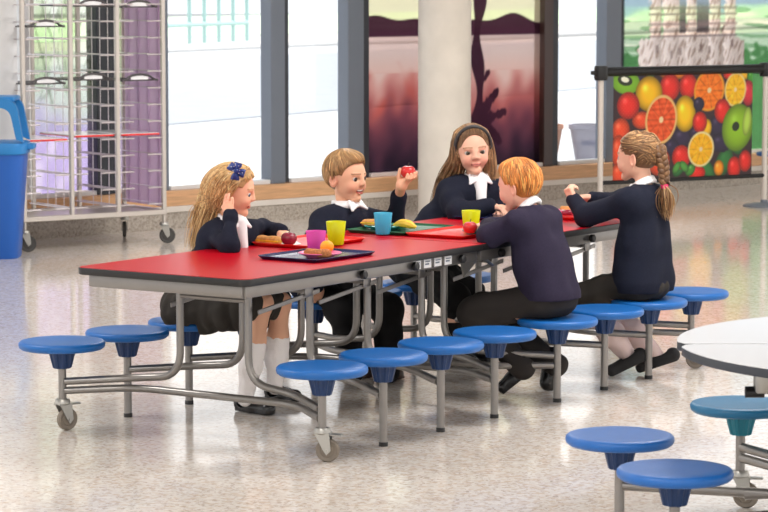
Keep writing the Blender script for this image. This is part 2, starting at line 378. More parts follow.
def ruin_poster(u, v):
    z = .292+2.42*v; wdt = 9.6-XS['m']; x = u*wdt; img = np.zeros(u.shape+(3,))
    img[:] = (196, 214, 182)
    img = blend(img, sstep(noise2(u*1.5, z*3, 2, 21), 0, .8), (232, 232, 206)); img = blend(img, sstep(noise2(u*2, z*4, 2.3, 23), .35, .8)*.9, (140, 176, 132))
    img = blend(img, sstep(z+noise2(u*3, z, 2, 24)*.03, 1.43, 1.52), (160, 182, 192)); img = blend(img, sstep(z, 1.6, 1.75), (206, 222, 236))
    img = blend(img, 1-sstep(z+noise2(u*6, z*3, 3, 25)*.05, 1.08, 1.17), (88, 138, 84))
    stone = np.array((226, 208, 196.)); sh = noise2(x*7, z*3, 2.2, 27)
    def slab(x0, x1, z0, z1, dk=0):
        nonlocal img
        wv = noise2(x*3, z*3, 3, 61)*.014; m_ = (sstep(x+wv, x0-.006, x0+.006)*(1-sstep(x, x1-.006, x1+.006))*sstep(z, z0-.006, z0+.006)*(1-sstep(z+wv*2, z1-.012, z1+.012)))
        edge = np.clip((x-x0)/(x1-x0), 0, 1); col = stone-dk-np.array((40, 46, 48.))*sstep(sh, .0, 1.0)[..., None]-46*(edge[..., None]-.35)
        img = img*(1-m_[..., None])+col*m_[..., None]
    xp = lambda px: S(px)-XS['m']
    zp = lambda py, px=690: float(1.549-(py)*(1.549-1.018)/65)
    slab(xp(637), xp(742), .3, zp(38)); slab(xp(668), xp(725), .3, zp(28), 14)
    for a, b_, t in ((648, 659, 2.1), (661, 677, 2.3), (684, 694, 2.4), (707, 718, 2.3), (722, 733, 2.1)): slab(xp(a), xp(b_), .6, t)
    for a, b_ in ((677, 684), (694, 707)):
        ax, bx = xp(a), xp(b_); m_ = sstep(x, ax, ax+.01)*(1-sstep(x, bx-.01, bx))*sstep(z, 1.27, 1.29)*(1-sstep(z, 1.40, 1.62)); img = blend(img, m_*.85, (96, 84, 86))
    for py in (8, 14, 24, 36): img = blend(img, (1-sstep(np.abs(z-zp(py)), .006, .014))*(sstep(x, xp(646), xp(647))*(1-sstep(x, xp(734), xp(735))))*.55, (128, 110, 108))
    for a, b_, t in ((653, 657, 44), (668, 671, 50), (676, 680, 47), (697, 701, 44), (706, 709, 46), (728, 732, 40)):
        m_ = sstep(x, xp(a), xp(a)+.01)*(1-sstep(x, xp(b_)-.01, xp(b_)))*sstep(z, zp(t+9), zp(t+8))*(1-sstep(z, zp(t)-.01, zp(t))); img = blend(img, m_*.55, (120, 98, 92))
    img = blend(img, (1-sstep(x, .02, .05)), (40, 40, 44))
    return img
window(1, XS['a'], XS['b'], garden_film, 50, 200, M['film_lit']); window(2, XS['c'], XS['d'], garden_film, 40, 150, M['film_lit'])
window(3, XS['e'], XS['f']); window(4, XS['g']+.02, XS['h'])
window(5, XS['i']+.02, XS['j'], sunset_film, 220, 260, M['film']); window(6, XS['k'], XS['l'])
window(7, XS['m'], XS['n'], ruin_poster, 340, 260, M['film_lit'])
# round concrete column
b = MB(); cc = np.array([-4.53, 8.84, 0]); b.lathe([(.192, 0), (.192, 3.2)], cc, 64); o = struct(b, 'wall_column', M['column'], sharp=.5)
b = MB(); b.tube([P(434, 100, y=8.62)*[1, 1, 0]+[0, 0, .0], P(434, 100, y=8.62)*[1, 1, 0]+[0, 0, 3.2]], .004, 6)
# ---- ceiling light panels
for i, (x, y) in enumerate([(-2.5, -1), (-2.5, 5), (1.5, -4), (1.5, 2), (1.5, 8), (5.5, -5), (5.5, 1), (5.5, 7), (3.5, -8)]):
    t = empty('ceiling_light', (x, y, 3.2)); tag(t, 'square white ceiling light panel over the dining hall', 'ceiling light', 'ceiling light panels')
    q = MB(); q.rbox((x, y, 3.185), (1.24, 1.24, .03), .004); q.build('frame', M['white_paint'], t)
    ld = bpy.data.lights.new('lamp', 'AREA'); ld.shape = 'SQUARE'; ld.size = 1.15; ld.energy = 60; ld.color = (1, .98, .955)
    lo = bpy.data.objects.new('lamp', ld); COL.objects.link(lo); lo.location = (0, 0, -.05); lo.parent = t

# ---- outdoors
g = MB(); g.prism([W(-60, 0, -.14)[:2], W(90, 0, -.14)[:2], W(90, 0, -40)[:2], W(-60, 0, -40)[:2]][::-1], -.15, -.02); struct(g, 'outdoor_pavement', M['pave'], smooth=False)
g = MB(); g.prism([(-260, -60), (60, 260), (-40, 360), (-360, 40)], -.4, -.16); struct(g, 'outdoor_ground', M['pave'], smooth=False)
OE = nrm((P(265, 43.5, z=0)-P(165, 47.5, z=0))*[1, 1, 0])
def band(name, v0, v1, m, z=-.005, h=.02, u=215):
    a, b_ = P(u, v0, z=z), P(u, v1, z=z); q = MB(); pl = [(a-OE*45)[:2], (a+OE*90)[:2], (b_+OE*90)[:2], (b_-OE*45)[:2]]
    q.prism(pl, z-h, z); return struct(q, name, m, smooth=False)
band('outdoor_road', 120, 58, M['road'])
M['verge'] = mat('pale_grass', (178, 198, 172), .9, var=.2, scale=.6)
band('outdoor_verge', 36, 16, M['verge'])
band('outdoor_kerb', 49, 46, mat('kerb', (150, 152, 154), .9), z=.02, h=.1)
r0 = P(120, 41, z=0)
t = empty('railing', P(247, 41, z=0)); tag(t, 'teal metal railing across the road, seen through the left clear window', 'railing')
q = P(247, 41, z=0); p0 = P(150, 46, z=0); rd = nrm(q-p0)
for z in (.52, 1.25):
    m_ = MB(); m_.tube([p0-rd*1.5+[0, 0, z], q+[0, 0, z]], .07, 8); m_.build('rail', M['rail'], t)
for k in range(5):
    m_ = MB(); e = q-rd*(k*.95); m_.tube([e, e+[0, 0, 1.3]], .06, 8); m_.build('post', M['rail'], t)
M['tub_lilac'] = mat('lilac_tub', (140, 138, 154), .5, var=.15, scale=4); M['tub_orange'] = mat('terracotta_tub', (176, 112, 78), .6, var=.15, scale=4)
M['soil'] = mat('soil', (80, 64, 52), .9)
for (u, m_, lab, r1, r2) in ((547, 'tub_orange', 'terracotta coloured tapered tub standing outside the window', .15, .09), (588, 'tub_lilac', 'pale lilac tapered tub standing outside the window', .18, .12)):
    c = P(u, 163, z=-.02); q = MB(); q.lathe([(r2*.9, 0), (r2, .012), (r1*.96, .32), (r1*1.05, .33), (r1*1.05, .37), (r1*.93, .37), (r1*.9, .33)], c, 32)
    o = q.build('planter_tub', M[m_]); tag(o, lab, 'planter'); q = MB(); q.lathe([(r1*.92, .30), (r1*.92, .345), (.0, .35)], c, 24); q.build('soil', M['soil'], o)

# ---- fruit banner on a barrier
def fruit_print(u, v):
    X = 80+u*(452-80); Y = 470-v*(470-185); img = np.zeros(u.shape+(3,)); img[:] = (52, 30, 34)
    nz = noise2(u*8, v*6, 2, 30)
    def E(cx, cy, rx, ry, col, rot=0, hi=.5, edge=.55, lump=0):
        nonlocal img
        a = math.radians(rot); dx, dy = X-cx, Y-cy; px = (dx*math.cos(a)+dy*math.sin(a))/rx; py = (-dx*math.sin(a)+dy*math.cos(a))/ry
        r = np.hypot(px, py)*(1+lump*nz); m_ = 1-sstep(r, .94, 1.02); c = np.array(col, float)
        lit = 1.08-edge*np.clip(r, 0, 1)**3; h = np.exp(-((px+.3)**2+(py+.35)**2)/.05)*hi
        img = img*(1-m_[..., None])+np.clip(c*lit[..., None]+120*h[..., None], 0, 255)*m_[..., None]; return px, py, r, m_
    def slice_(cx, cy, rx, ry, rind, pulp, rot=0):
        nonlocal img
        px, py, r, m_ = E(cx, cy, rx, ry, rind, rot, 0, .15); ang = np.arctan2(py, px)
        inn = 1-sstep(r, .84, .88); seg = np.abs(np.sin(ang*5+.3)); col = np.array(pulp, float)*(0.85+.2*sstep(seg, 0, .3))[..., None]+12*(noise2(u*6, v*5, 3, 33)[..., None])
        img = img*(1-inn[..., None])+np.clip(col, 0, 255)*inn[..., None]; img = blend(img, (1-sstep(r, .10, .16)), (244, 214, 160))
    def straw(cx, cy, rx, ry, rot=0, c=(222, 36, 30)):
        nonlocal img
        px, py, r, m_ = E(cx, cy, rx, ry, c, rot, .45, .5); s = np.sin(X*.75)*np.sin(Y*.62); img = blend(img, sstep(s, .7, .95)*m_*.5, (250, 190, 90))
    for a in ((375, 430, 22, 45, 20), (330, 445, 16, 36, -30), (255, 442, 14, 26, 30), (405, 385, 16, 30, -30), (345, 250, 14, 20, 20), (175, 200, 10, 14, 30)): E(*a[:4], (46, 116, 52), a[4], .1)
    for a in ((262, 360, 28, 28), (235, 385, 20, 24), (358, 330, 24, 30), (366, 378, 28, 26), (150, 205, 18, 18), (300, 350, 20, 20)): E(*a, (44, 32, 62), 0, .3, .5, .06)
    for a in ((100, 335, 24, 34), (95, 390, 20, 44), (98, 450, 24, 30), (155, 310, 26, 24), (200, 420, 30, 40), (150, 430, 26, 34)): straw(*a, 0, (226, 70, 34))
    E(112, 208, 38, 32, (120, 176, 40), 20, .2, .2); E(110, 203, 20, 14, (40, 46, 24), 20, 0, .1); E(110, 201, 11, 7, (236, 236, 214), 20, 0, 0)
    E(240, 190, 40, 14, (214, 120, 30)); straw(228, 224, 27, 38); straw(277, 222, 25, 34)
    E(173, 240, 36, 48, (246, 186, 14), 0, .5); straw(119, 270, 30, 37)
    E(269, 296, 29, 50, (250, 196, 18)); slice_(334, 235, 42, 58, (246, 160, 40), (238, 118, 20), 8); slice_(206, 310, 43, 68, (244, 196, 120), (224, 84, 32), 6)
    straw(395, 195, 24, 14); E(430, 195, 14, 14, (232, 176, 30)); E(448, 200, 12, 20, (70, 150, 50)); straw(440, 245, 18, 36, 0, (206, 40, 60)); slice_(405, 235, 30, 48, (246, 216, 140), (246, 186, 24), 4)
    E(306, 271, 15, 19, (38, 30, 58)); E(328, 335, 14, 24, (246, 190, 30)); straw(309, 320, 20, 29); straw(370, 292, 22, 34)
    E(412, 338, 43, 66, (140, 186, 36), 6, .25, .45); E(407, 335, 10, 13, (34, 46, 16), 10, 0, .1); E(438, 322, 12, 40, (176, 208, 80), 6, 0, .4)
    straw(260, 412, 25, 33); straw(302, 456, 24, 20); straw(404, 446, 19, 30); straw(434, 430, 18, 30); E(362, 446, 14, 22, (244, 150, 30)); E(285, 448, 12, 18, (70, 140, 50), 30)
    E(268, 438, 10, 18, (80, 150, 60), -30, .1); E(248, 440, 9, 18, (80, 150, 60), 25, .1); slice_(313, 393, 36, 49, (246, 226, 160), (244, 178, 20), 6)
    return img
BD = 1.42; B1 = np.array([-2.96, 10.9, 0]); 
u0 = P(601, 73, y=9.5)
B0 = u0*[1, 1, 0]; BT = nrm(B1-B0); BN = np.array([BT[1], -BT[0], 0]); BL = np.linalg.norm(B1-B0)
t = empty('fruit_banner_barrier', (B0+B1)/2); tag(t, 'free-standing barrier with colourful fruit photo banner between two pale posts and black top bar', 'barrier')
for c in (B0, B1):
    q = MB(); q.tube([c+[0, 0, .01], c+[0, 0, 1.04]], .021, 16); po = q.build('post', mat('cream_post', (222, 212, 202), .35, .3), t)
    q = MB(); q.lathe([(.16, 0), (.16, .008), (.13, .016), (.03, .03), (.024, .05)], c, 40); q.build('base_plate', M['frame'], po)
    q = MB(); q.lathe([(.045, .985), (.05, 1.0), (.05, 1.075), (.045, 1.09)], c, 20); q.rbox(c-BT*.06+[0, 0, 1.04], (.05, .03, .03), .006, 2, np.array([BT, BN, [0, 0, 1]])); q.build('clamp', M['black'], po)
q = MB(); q.tube([B0+[0, 0, 1.045], B1+BT*.3+[0, 0, 1.045]], .034, 16); q.build('top_bar', M['black'], t)
q = MB(); q.tube([B0+BT*.02+[0, 0, .235], B1-BT*.0+[0, 0, .235]], .016, 12); q.build('bottom_bar', M['black'], t)
bn = grid_print('banner_sheet', M['print'], B0+BT*.11+BN*.004+[0, 0, .24], BT*(BL-.24), np.array([0, 0, .79]), 340, 190, fruit_print, t)

# ================================================================== TRAY TROLLEY, BIN
T0 = np.array([-5.288, 5.104, 0]); TX = nrm([.367, .958, 0]); TN = np.array([-TX[1], TX[0], 0]); TL = 1.02; TD = .52; HT = 1.78
TRm = np.array([TX, TN, [0, 0, 1]])
t = empty('tray_trolley', T0+TX*TL/2+TN*TD/2); tag(t, 'tall stainless steel wire trolley with three bays of tray runners, on castors by the window', 'trolley')
def TP(x, y, z): return T0+TX*x+TN*y+np.array([0, 0, z])
for i in range(4):
    for d in (0, TD):
        q = MB(); q.rbox(TP(i*TL/3, d, .19+HT/2), (.028, .028, HT), .004, 1, TRm); q.build('upright', M['steel'], t)
q = MB()
for d in (0, TD): q.rbox(TP(TL/2, d, .205), (TL+.03, .03, .035), .004, 1, TRm)
for x in (0, TL): q.rbox(TP(x, TD/2, .205), (.03, TD, .035), .004, 1, TRm)
q.rbox(TP(TL/2, TD/2, .205), (TL, TD, .006), .001, 1, TRm)
q.build('base_frame', M['steel'], t)
for d in (0, TD):
    q = MB(); q.rbox(TP(TL/2, d, HT+.18), (TL+.03, .03, .03), .004, 1, TRm); q.build('top_rail', M['steel'], t)
q = MB()
for i in range(4):
    for j in range(14):
        z = .26+j*.108
        for sgn in (-1, 1):
            if (i == 0 and sgn < 0) or (i == 3 and sgn > 0): continue
            x = i*TL/3+sgn*.028
            q.tube([TP(x, -.01, z), TP(x, TD, z)], .0042, 6); q.tube([TP(x-sgn*.02, .0, z), TP(x+sgn*.09, .0, z)], .005, 6)
rn = q.build('tray_runner', M['wire'], t)
q = MB()
for i in range(3):
    for k in (.10, .16, .22, .27):
        q.tube([TP(i*TL/3+k, TD-.01, .2), TP(i*TL/3+k, TD-.01, HT+.18)], .003, 5)
q.build('back_wire', M['wire'], t)
q = MB(); q.rbox(TP(TL+.004, TD/2, .24+(HT-.06)/2), (.006, TD-.04, HT-.06), .001, 1, TRm)
for k in range(4): q.rbox(TP(TL-.004, .06+k*.13, .24+(HT-.06)/2), (.006, .03, HT-.06), .002, 1, TRm)
q.build('side_panel', M['purple'], t)
def caster(c, parent, h=.12, r=.045, ang=0, wheel=M['rubber_dark'], fork=M['zinc'], brake=False):
    a = np.array([math.cos(ang), math.sin(ang), 0]); s = np.array([-a[1], a[0], 0]); c = np.array(c, float)
    R3 = np.array([a, s, [0, 0, 1]]); off = a*.02
    q = MB(); q.lathe([(.012, h+.012), (.026, h+.012), (.03, h+.004), (.03, h-.006), (.02, h-.012)], c*[1, 1, 0], 20)
    for sg in (-1, 1):
        b = [c*[1, 1, 0]+a*x+s*sg*.017+[0, 0, z] for x, z in ((-.026, h-.004), (.03, h-.004), (.036, r+.0), (.02, r-.016), (.006, r+.004))]
        b2 = [p+s*sg*.003 for p in b]; n = len(b); q.add(b+b2, [list(range(n)), list(range(n, 2*n))[::-1]]+[[i, (i+1) % n, n+(i+1) % n, n+i] for i in range(n)])
    q.rbox(c*[1, 1, 0]+a*.002+[0, 0, h-.008], (.058, .04, .005), .002, 1, R3)
    q.tube([c*[1, 1, 0]+off+s*-.024+[0, 0, r], c*[1, 1, 0]+off+s*.024+[0, 0, r]], .006, 10)
    if brake: q.rbox(c*[1, 1, 0]+a*.05+[0, 0, h-.012], (.05, .03, .006), .002, 1, R3)
    fk = q.build('caster_fork', fork, parent)
    q = MB(); q.lathe([(r*.3, -.013), (r*.55, -.012), (r*.62, -.009), (r*.9, -.012), (r, -.007), (r, .007), (r*.9, .012), (r*.62, .009), (r*.55, .012), (r*.3, .013)], c*[1, 1, 0]+off+[0, 0, r], 28, axis=s)
    return fk, q.build('caster_wheel', wheel, parent)
for x, y, an in ((.0, 0, .9), (TL, 0, .75), (TL, TD, 2.3), (0, TD, 1.5)):
    po = MB(); c = TP(x, y, 0); po.tube([c+[0, 0, .125], c+[0, 0, .2]], .012, 10); po = po.build('caster', M['steel'], t)
    caster(c, po, .125, .052, an)
def carry_tray(bay, z, lab, grp=None, red=False):
    c = TP((bay+.5)*TL/3, TD/2-.02, z+.008); e = empty('serving_tray', c); tag(e, lab, 'tray', grp)
    q = MB(); w_ = .27
    if red:
        q.rbox(c+[0, 0, .010], (w_+.01, TD-.05, .010), .002, 1, TRm); q.build('tray_body', M['white_top'], e)
        q = MB(); q.tube([c+TX*x+TN*y+[0, 0, .006] for x, y in ((-.135, -.24), (.135, -.24), (.135, .24), (-.135, .24), (-.135, -.24))], .006, 8); q.build('rim', M['tray_red'], e)
    else:
        q.rbox(c+[0, 0, .003], (w_, TD-.06, .008), .002, 1, TRm); q.build('tray_body', M['handle'], e)
        for yy in (-.235,):
            a = [c+TN*yy+TX*x+[0, 0, h] for x, h in ((-.135, .004), (-.105, .008), (-.07, .034), (0, .044), (.07, .034), (.105, .008), (.135, .004))]
            q = MB(); q.tube(fillet(a, .03), .0075, 8); q.build('handle', M['handle'], e)
            q = MB(); q.rbox(c+TN*(yy+.004)+[0, 0, .022], (.13, .003, .028), .012, 3, TRm); q.build('handle_gap_fill', M['white_top'], e)  # added white plate standing in for the bright gap through the handle
dz = .26
def tz(u, v): return float(P(u, v, x=(T0+TX*.5)[0])[2])
def ztray(bay, v):
    c = TP((bay+.5)*TL/3, 0, 0); u = 384; 
    d = (c-CAM)@FWD; return CZ-.0+float((-(v-256)/CF*CUP[2]+FWD[2])*d)
carry_tray(0, ztray(0, 28), 'dark tray with handle in the left bay of the trolley, upper')
carry_tray(0, ztray(0, 85), 'dark tray with handle in the left bay of the trolley, lower')
carry_tray(1, ztray(1, 7.5), 'dark tray with handle in the middle bay of the trolley, upper')
carry_tray(1, ztray(1, 81), 'dark tray with handle in the middle bay of the trolley, lower')
carry_tray(2, ztray(2, 8.5), 'dark tray with handle in the right bay of the trolley, upper')
carry_tray(2, ztray(2, 81.5), 'dark tray with handle in the right bay of the trolley, lower')
carry_tray(0, ztray(0, 142), 'flat tray with red rim in the left bay of the trolley', None, True)
carry_tray(1, ztray(1, 137.5), 'white tray with red rim in the middle bay of the trolley', None, True)
carry_tray(2, ztray(2, 136), 'white tray with red rim in the right bay of the trolley', None, True)

# blue litter bin
bc = P(-3, 257, z=0)
def sq(r, n=8, p=4.0):
    a = np.linspace(0, 2*math.pi, 48, endpoint=False); c, s = np.cos(a), np.sin(a)
    k = (np.abs(c)**p+np.abs(s)**p)**(-1/p); return np.stack([r*c*k, r*s*k], 1)
def loft(mb, secs, c, R=np.eye(3)):
    V = np.concatenate([np.c_[q, np.full(len(q), z)] @ R + c for q, z in secs]); k = len(secs[0][0]); n = len(secs)
    F = [[i*k+j, i*k+(j+1) % k, (i+1)*k+(j+1) % k, (i+1)*k+j] for i in range(n-1) for j in range(k)]+[list(range(k))[::-1], list(range((n-1)*k, n*k))]
    return mb.add(V, F)
RB = np.array([RGT, np.array([-RGT[1], RGT[0], 0]), [0, 0, 1]])
t = empty('litter_bin', bc); tag(t, 'tall blue plastic litter bin with light blue open hood at the left edge', 'litter bin')
q = MB(); loft(q, [(sq(.140), 0), (sq(.146), .01), (sq(.190), .62), (sq(.194), .66)], bc, RB); q.build('bin_body', M['bin'], t)
q = MB(); loft(q, [(sq(.196), .645), (sq(.205), .65), (sq(.21), .70), (sq(.205), .715), (sq(.18), .72)], bc, RB)
q.rbox(bc+RGT*.20+[0, 0, .69], (.09, .16, .035), .01, 2, RB); ld = q.build('bin_lid', M['bin_lid'], t)
def hood(y0, y1):
    q = MB(); o = fillet([(-.195, .70), (-.185, 1.00), (.0, 1.0), (.15, .985), (.195, .72)], .09, 8); i = fillet([(-.155, .72), (-.15, .93), (0, .94), (.112, .925), (.15, .74)], .07, 8)
    o, i = np.array(o), np.array(i); n = len(o)
    V = [bc+RB[0]*p[0]+RB[1]*y+[0, 0, p[1]] for y in (y0, y1) for L in (o, i) for p in L]
    F = []
    for k in range(n-1): F += [[k, k+1, n+k+1, n+k], [2*n+k+1, 2*n+k, 3*n+k, 3*n+k+1], [k+1, k, 2*n+k, 2*n+k+1], [n+k, n+k+1, 3*n+k+1, 3*n+k]]
    F += [[0, n, 3*n, 2*n], [n-1, 2*n-1+0, 4*n-1, 3*n-1]]
    return q.add(V, F).build('bin_hood', M['bin_lid'], t)
hood(-.17, -.13); hood(.13, .17)
q = MB(); q.rbox(bc+RGT*-.01+[0, 0, .985], (.30, .30, .03), .012, 2, RB); q.build('hood_top', M['bin_lid'], t)

# ================================================================== FOLDING TABLE
A_, SP, GP, TW, TY0, TY1, TH, SH = .6056, .3914, .0964, .3883, -.16, 3.046, .654, .346
RY = [i*SP+(GP if i > 3 else 0) for i in range(8)]
tab = empty('folding_dining_table', (0, (TY0+TY1)/2, 0)); tag(tab, 'long red-topped folding dining table on grey tube frame with attached blue round stools', 'table')
def rrect(x0, x1, y0, y1, rs, n=8):
    out = []
    for (cx, cy, a0, r) in ((x1-rs[0], y1-rs[0], 0, rs[0]), (x0+rs[1], y1-rs[1], 90, rs[1]), (x0+rs[2], y0+rs[2], 180, rs[2]), (x1-rs[3], y0+rs[3], 270, rs[3])):
        for k in range(n+1 if r > .004 else 1):
            a = math.radians(a0+90*k/n); out.append((cx+r*math.cos(a), cy+r*math.sin(a)))
    return out
MID = 1.443
for y0, y1, rs in ((TY0, MID-.002, (.002, .002, .045, .045)), (MID+.002, TY1, (.045, .045, .002, .002))):
    q = MB(); q.prism(rrect(-TW-.016, TW-.004, y0+.003, y1-.003, rs), TH-.02, TH); o = q.build('tabletop', M['red'], tab, smooth=False)
    q = MB(); q.prism(rrect(-TW-.02, TW, y0, y1, rs), TH-.027, TH-.0015, .003); q.build('edge_band', M['black'], o)
def tpart(mb, name, m): return mb.build(name, m, tab)
# aprons under each half
for y0, y1 in ((TY0+.035, MID-.015), (MID+.015, TY1-.035)):
    for sx in (-1, 1):
        q = MB(); q.rbox((sx*(TW-.035), (y0+y1)/2, TH-.027-.0225), (.022, y1-y0, .045), .003); tpart(q, 'side_apron', M['metal'])
for y in (TY0+.035, TY1-.035):
    q = MB(); q.rbox((0, y, TH-.0495), (2*TW-.07, .022, .045), .003); tpart(q, 'end_apron', M['metal'])
for y in (.60, .958, 1.30, 1.60, 2.0, 2.35):
    for sx in (-1, 1):
        q = MB(); q.lathe([(.006, -.012), (.010, -.01), (.010, .004), (.017, .008), (.017, .022), (.012, .026)], (sx*(TW-.026), y, TH-.05), 16, axis=(sx, 0, 0)); tpart(q, 'latch_knob', M['black'])
for k in range(4):
    q = MB(); q.rbox((TW-.0228, .985+k*.075, TH-.048), (.0016, .052, .034), 0)
    o = tpart(q, 'information_label', M['napkin']); 
    q = MB(); q.rbox((TW-.0218, .985+k*.075, TH-.040), (.0008, .036, .004), 0); q.rbox((TW-.0218, .985+k*.075-.004, TH-.050), (.0008, .028, .006), 0); q.build('symbol', M['frame'], o)
# legs: one bent tube per stool from the apron down and out to the stool post
TR = .0145
def legy(i): return RY[i]+(.16 if i < 4 else -.16)
for i in range(8):
    yl = legy(i)
    for sx in (-1, 1):
        pts = [(sx*.16, yl, TH-.03), (sx*.16, yl, .225), (sx*.36, yl, .205), (sx*(A_-.01), RY[i], .19)]
        q = MB(); q.tube(fillet(pts, .11, 8), TR, 12); tpart(q, 'leg_tube', M['metal'])
    q = MB(); q.tube([(-.16, yl, .535), (.16, yl, .535)], .0125, 10); tpart(q, 'cross_tube', M['metal'])
for i in (0, 7):
    yl = legy(i)
    pts = [(-A_+.01, RY[i], .155), (-.38, yl-.0, .165), (.38, yl, .165), (A_-.01, RY[i], .155)]
    q = MB(); q.tube(fillet(pts, .1, 6), TR, 12); tpart(q, 'base_tube', M['metal'])
for i in (3, 4):
    yl = legy(i); q = MB(); q.tube(fillet([(-A_+.01, RY[i], .15), (-.38, yl, .15), (.38, yl, .15), (A_-.01, RY[i], .15)], .1, 6), TR, 12); tpart(q, 'base_tube', M['metal'])
# long rails and the folding links
for sx in (-1, 1):
    for y0, y1 in ((legy(0), legy(3)), (legy(4), legy(7))):
        q = MB(); q.rbox((sx*.185, (y0+y1)/2, .565), (.016, y1-y0, .03), .002); tpart(q, 'long_rail', M['metal'])
        q = MB()
        n = 3
        for k in range(n):
            ya = y0+(y1-y0)*k/n; yb = y0+(y1-y0)*(k+1)/n
            R = frame3((0, yb-ya, .045), (0, 0, 1)); q.rbox((sx*.205, (ya+yb)/2, .515), (np.hypot(yb-ya, .045), .006, .018), .002, 1, frame3((0, yb-ya, .045), (-.0, -.045, yb-ya)))
            q.tube([(sx*.195, yb-.05, .535), (sx*.215, yb-.05, .535)], .009, 10)
            q.rbox((sx*.212, yb-.08, .54), (.004, .05, .035), .006, 2)
        tpart(q, 'folding_link', M['metal'])
for sx in (-1, 1):
    q = MB(); q.add([(sx*(TW-.06), 1.36, TH-.05), (sx*(TW-.06), 1.53, TH-.05), (sx*(TW-.09), 1.44, TH-.14), (sx*(TW-.068), 1.36, TH-.05), (sx*(TW-.068), 1.53, TH-.05), (sx*(TW-.098), 1.44, TH-.14)],
        [[0, 1, 2], [5, 4, 3], [0, 3, 4, 1], [1, 4, 5, 2], [2, 5, 3, 0]]); tpart(q, 'hinge_bracket', M['zinc'])
    q = MB(); q.tube(fillet([(sx*(TW-.05), 1.40, TH-.045), (sx*(TW-.05), 1.50, TH-.06), (sx*(TW-.06), 1.60, TH-.10)], .04), .008, 8); tpart(q, 'hinge_arm', M['chrome'])
q = MB(); q.tube([(-.3, MID, TH-.06), (.3, MID, TH-.06)], .012, 10); tpart(q, 'hinge_rod', M['chrome'])
# stools
def stool(parent, c, m, hub, post_to, sh=SH, caster_ang=None, pm=None, brake=True):
    c = np.array([c[0], c[1], 0.0]); R = .165; pm = pm or M['metal']
    q = MB(); q.lathe([(.0, sh-.034), (R*.55, sh-.034), (R*.93, sh-.031), (R*.985, sh-.024), (R, sh-.014), (R*.99, sh-.006), (R*.96, sh-.001), (R*.9, sh+.001), (R*.6, sh-.0015), (0, sh-.003)], c, 56)
    s = q.build('stool_seat', m, parent, sharp=.8)
    k = 48; a = np.arange(k); q = MB(); V = []
    for r, z in ((.052, sh-.03), (.050, sh-.05), (.036, sh-.103), (.030, sh-.106)):
        rr = r*np.where((a//3) % 2 == 0, 1.0, .88); th = 2*math.pi*a/k; V.append(np.stack([rr*np.cos(th), rr*np.sin(th), np.full(k, z)], 1))
    q.add(np.concatenate(V)+c, [[i*k+j, i*k+(j+1) % k, (i+1)*k+(j+1) % k, (i+1)*k+j] for i in range(3) for j in range(k)]+[list(range(k))[::-1], list(range(3*k, 4*k))])
    q.build('seat_hub', hub, s, sharp=.3)
    q = MB(); q.tube([c+[0, 0, post_to], c+[0, 0, sh-.1]], .0155, 16); q.build('seat_post', pm, s, sharp=.6)
    if caster_ang is None:
        q = MB(); q.lathe([(.0, 0), (.0175, 0), (.0175, .014), (.0158, .016)], c, 16); q.build('foot_cap', M['black'], s)
    else: caster(c, s, post_to-.004, .0425, caster_ang, M['rubber'], M['zinc'], brake)
    return s
proto = None
for i in range(8):
    for sx in (-1, 1):
        c = (sx*A_, RY[i], 0)
        if i in (0, 7): stool(tab, c, M['seat'], M['hub'], .115, caster_ang=(.35 if sx > 0 else 1.3) if i == 0 else .5)
        elif proto is None: proto = stool(tab, c, M['seat'], M['hub'], .012); pc = np.array(c)
        else:
            s = copy_tree(proto, tab); s.location = proto.location+Vector(np.array(c)-pc)

# ================================================================== WHITE ROUND TABLE
RC = np.array([3.08, -.40, 0]); RR = .75
t2 = empty('round_folding_table', RC); tag(t2, 'white-topped round folding table in two halves at the right edge, stools attached', 'table')
e1 = nrm([RGT[0], RGT[1], 0]); e2 = np.array([-e1[1], e1[0], 0])      # the fold runs across the view
for sg in (-1, 1):
    a = np.linspace(.075, math.pi-.075, 49); g_ = .006; pl = [(RC+e1*(RR-.05)+e2*sg*g_)[:2], (RC+e1*(RR-.018)+e2*sg*(g_+.012))[:2]]+[(RC+e1*RR*math.cos(x)+e2*sg*(g_+RR*math.sin(x)))[:2] for x in a]+[(RC-e1*(RR-.018)+e2*sg*(g_+.012))[:2], (RC-e1*(RR-.05)+e2*sg*g_)[:2]]
    pl = np.array(pl); 
    q = MB(); q.prism(pl if sg > 0 else pl[::-1], TH-.002, TH, 0); o = q.build('tabletop', M['white_top'], t2, smooth=False)
    q = MB(); q.prism((pl if sg > 0 else pl[::-1]), TH-.028, TH-.0025, .004); q.build('edge_band', M['frame_dark'], o)
sp = [P(620, 437, z=.338), P(675, 471, z=.338), P(741, 405, z=.338)]
for p_, m_, h_, an, nm in ((sp[0], 'seat_b', 'hub', None, ''), (sp[1], 'seat_b', 'hub', None, ''), (sp[2], 'seat_teal', 'teal_hub', .4, '')):
    stool(t2, p_, M[m_], M[h_], .115 if an is not None else .012, caster_ang=an)
for p_ in sp:
    d = nrm((RC-p_)*[1, 1, 0]); 
    for z in ((.20, .165) if p_ is sp[2] else (.19,)):
        q = MB(); q.tube(fillet([p_*[1, 1, 0]+[0, 0, z]+d*.01, p_*[1, 1, 0]+d*.6+[0, 0, z-.005], RC+[0, 0, z-.01] - d*.25+[0, 0, .0]], .1), .0155, 12); q.build('base_tube', M['metal'], t2)
    q = MB(); q.tube(fillet([RC-d*.55+[0, 0, .18], RC-d*.3+[0, 0, .2], RC-d*.22+[0, 0, TH-.03]], .1), .0155, 12); q.build('leg_tube', M['metal'], t2)
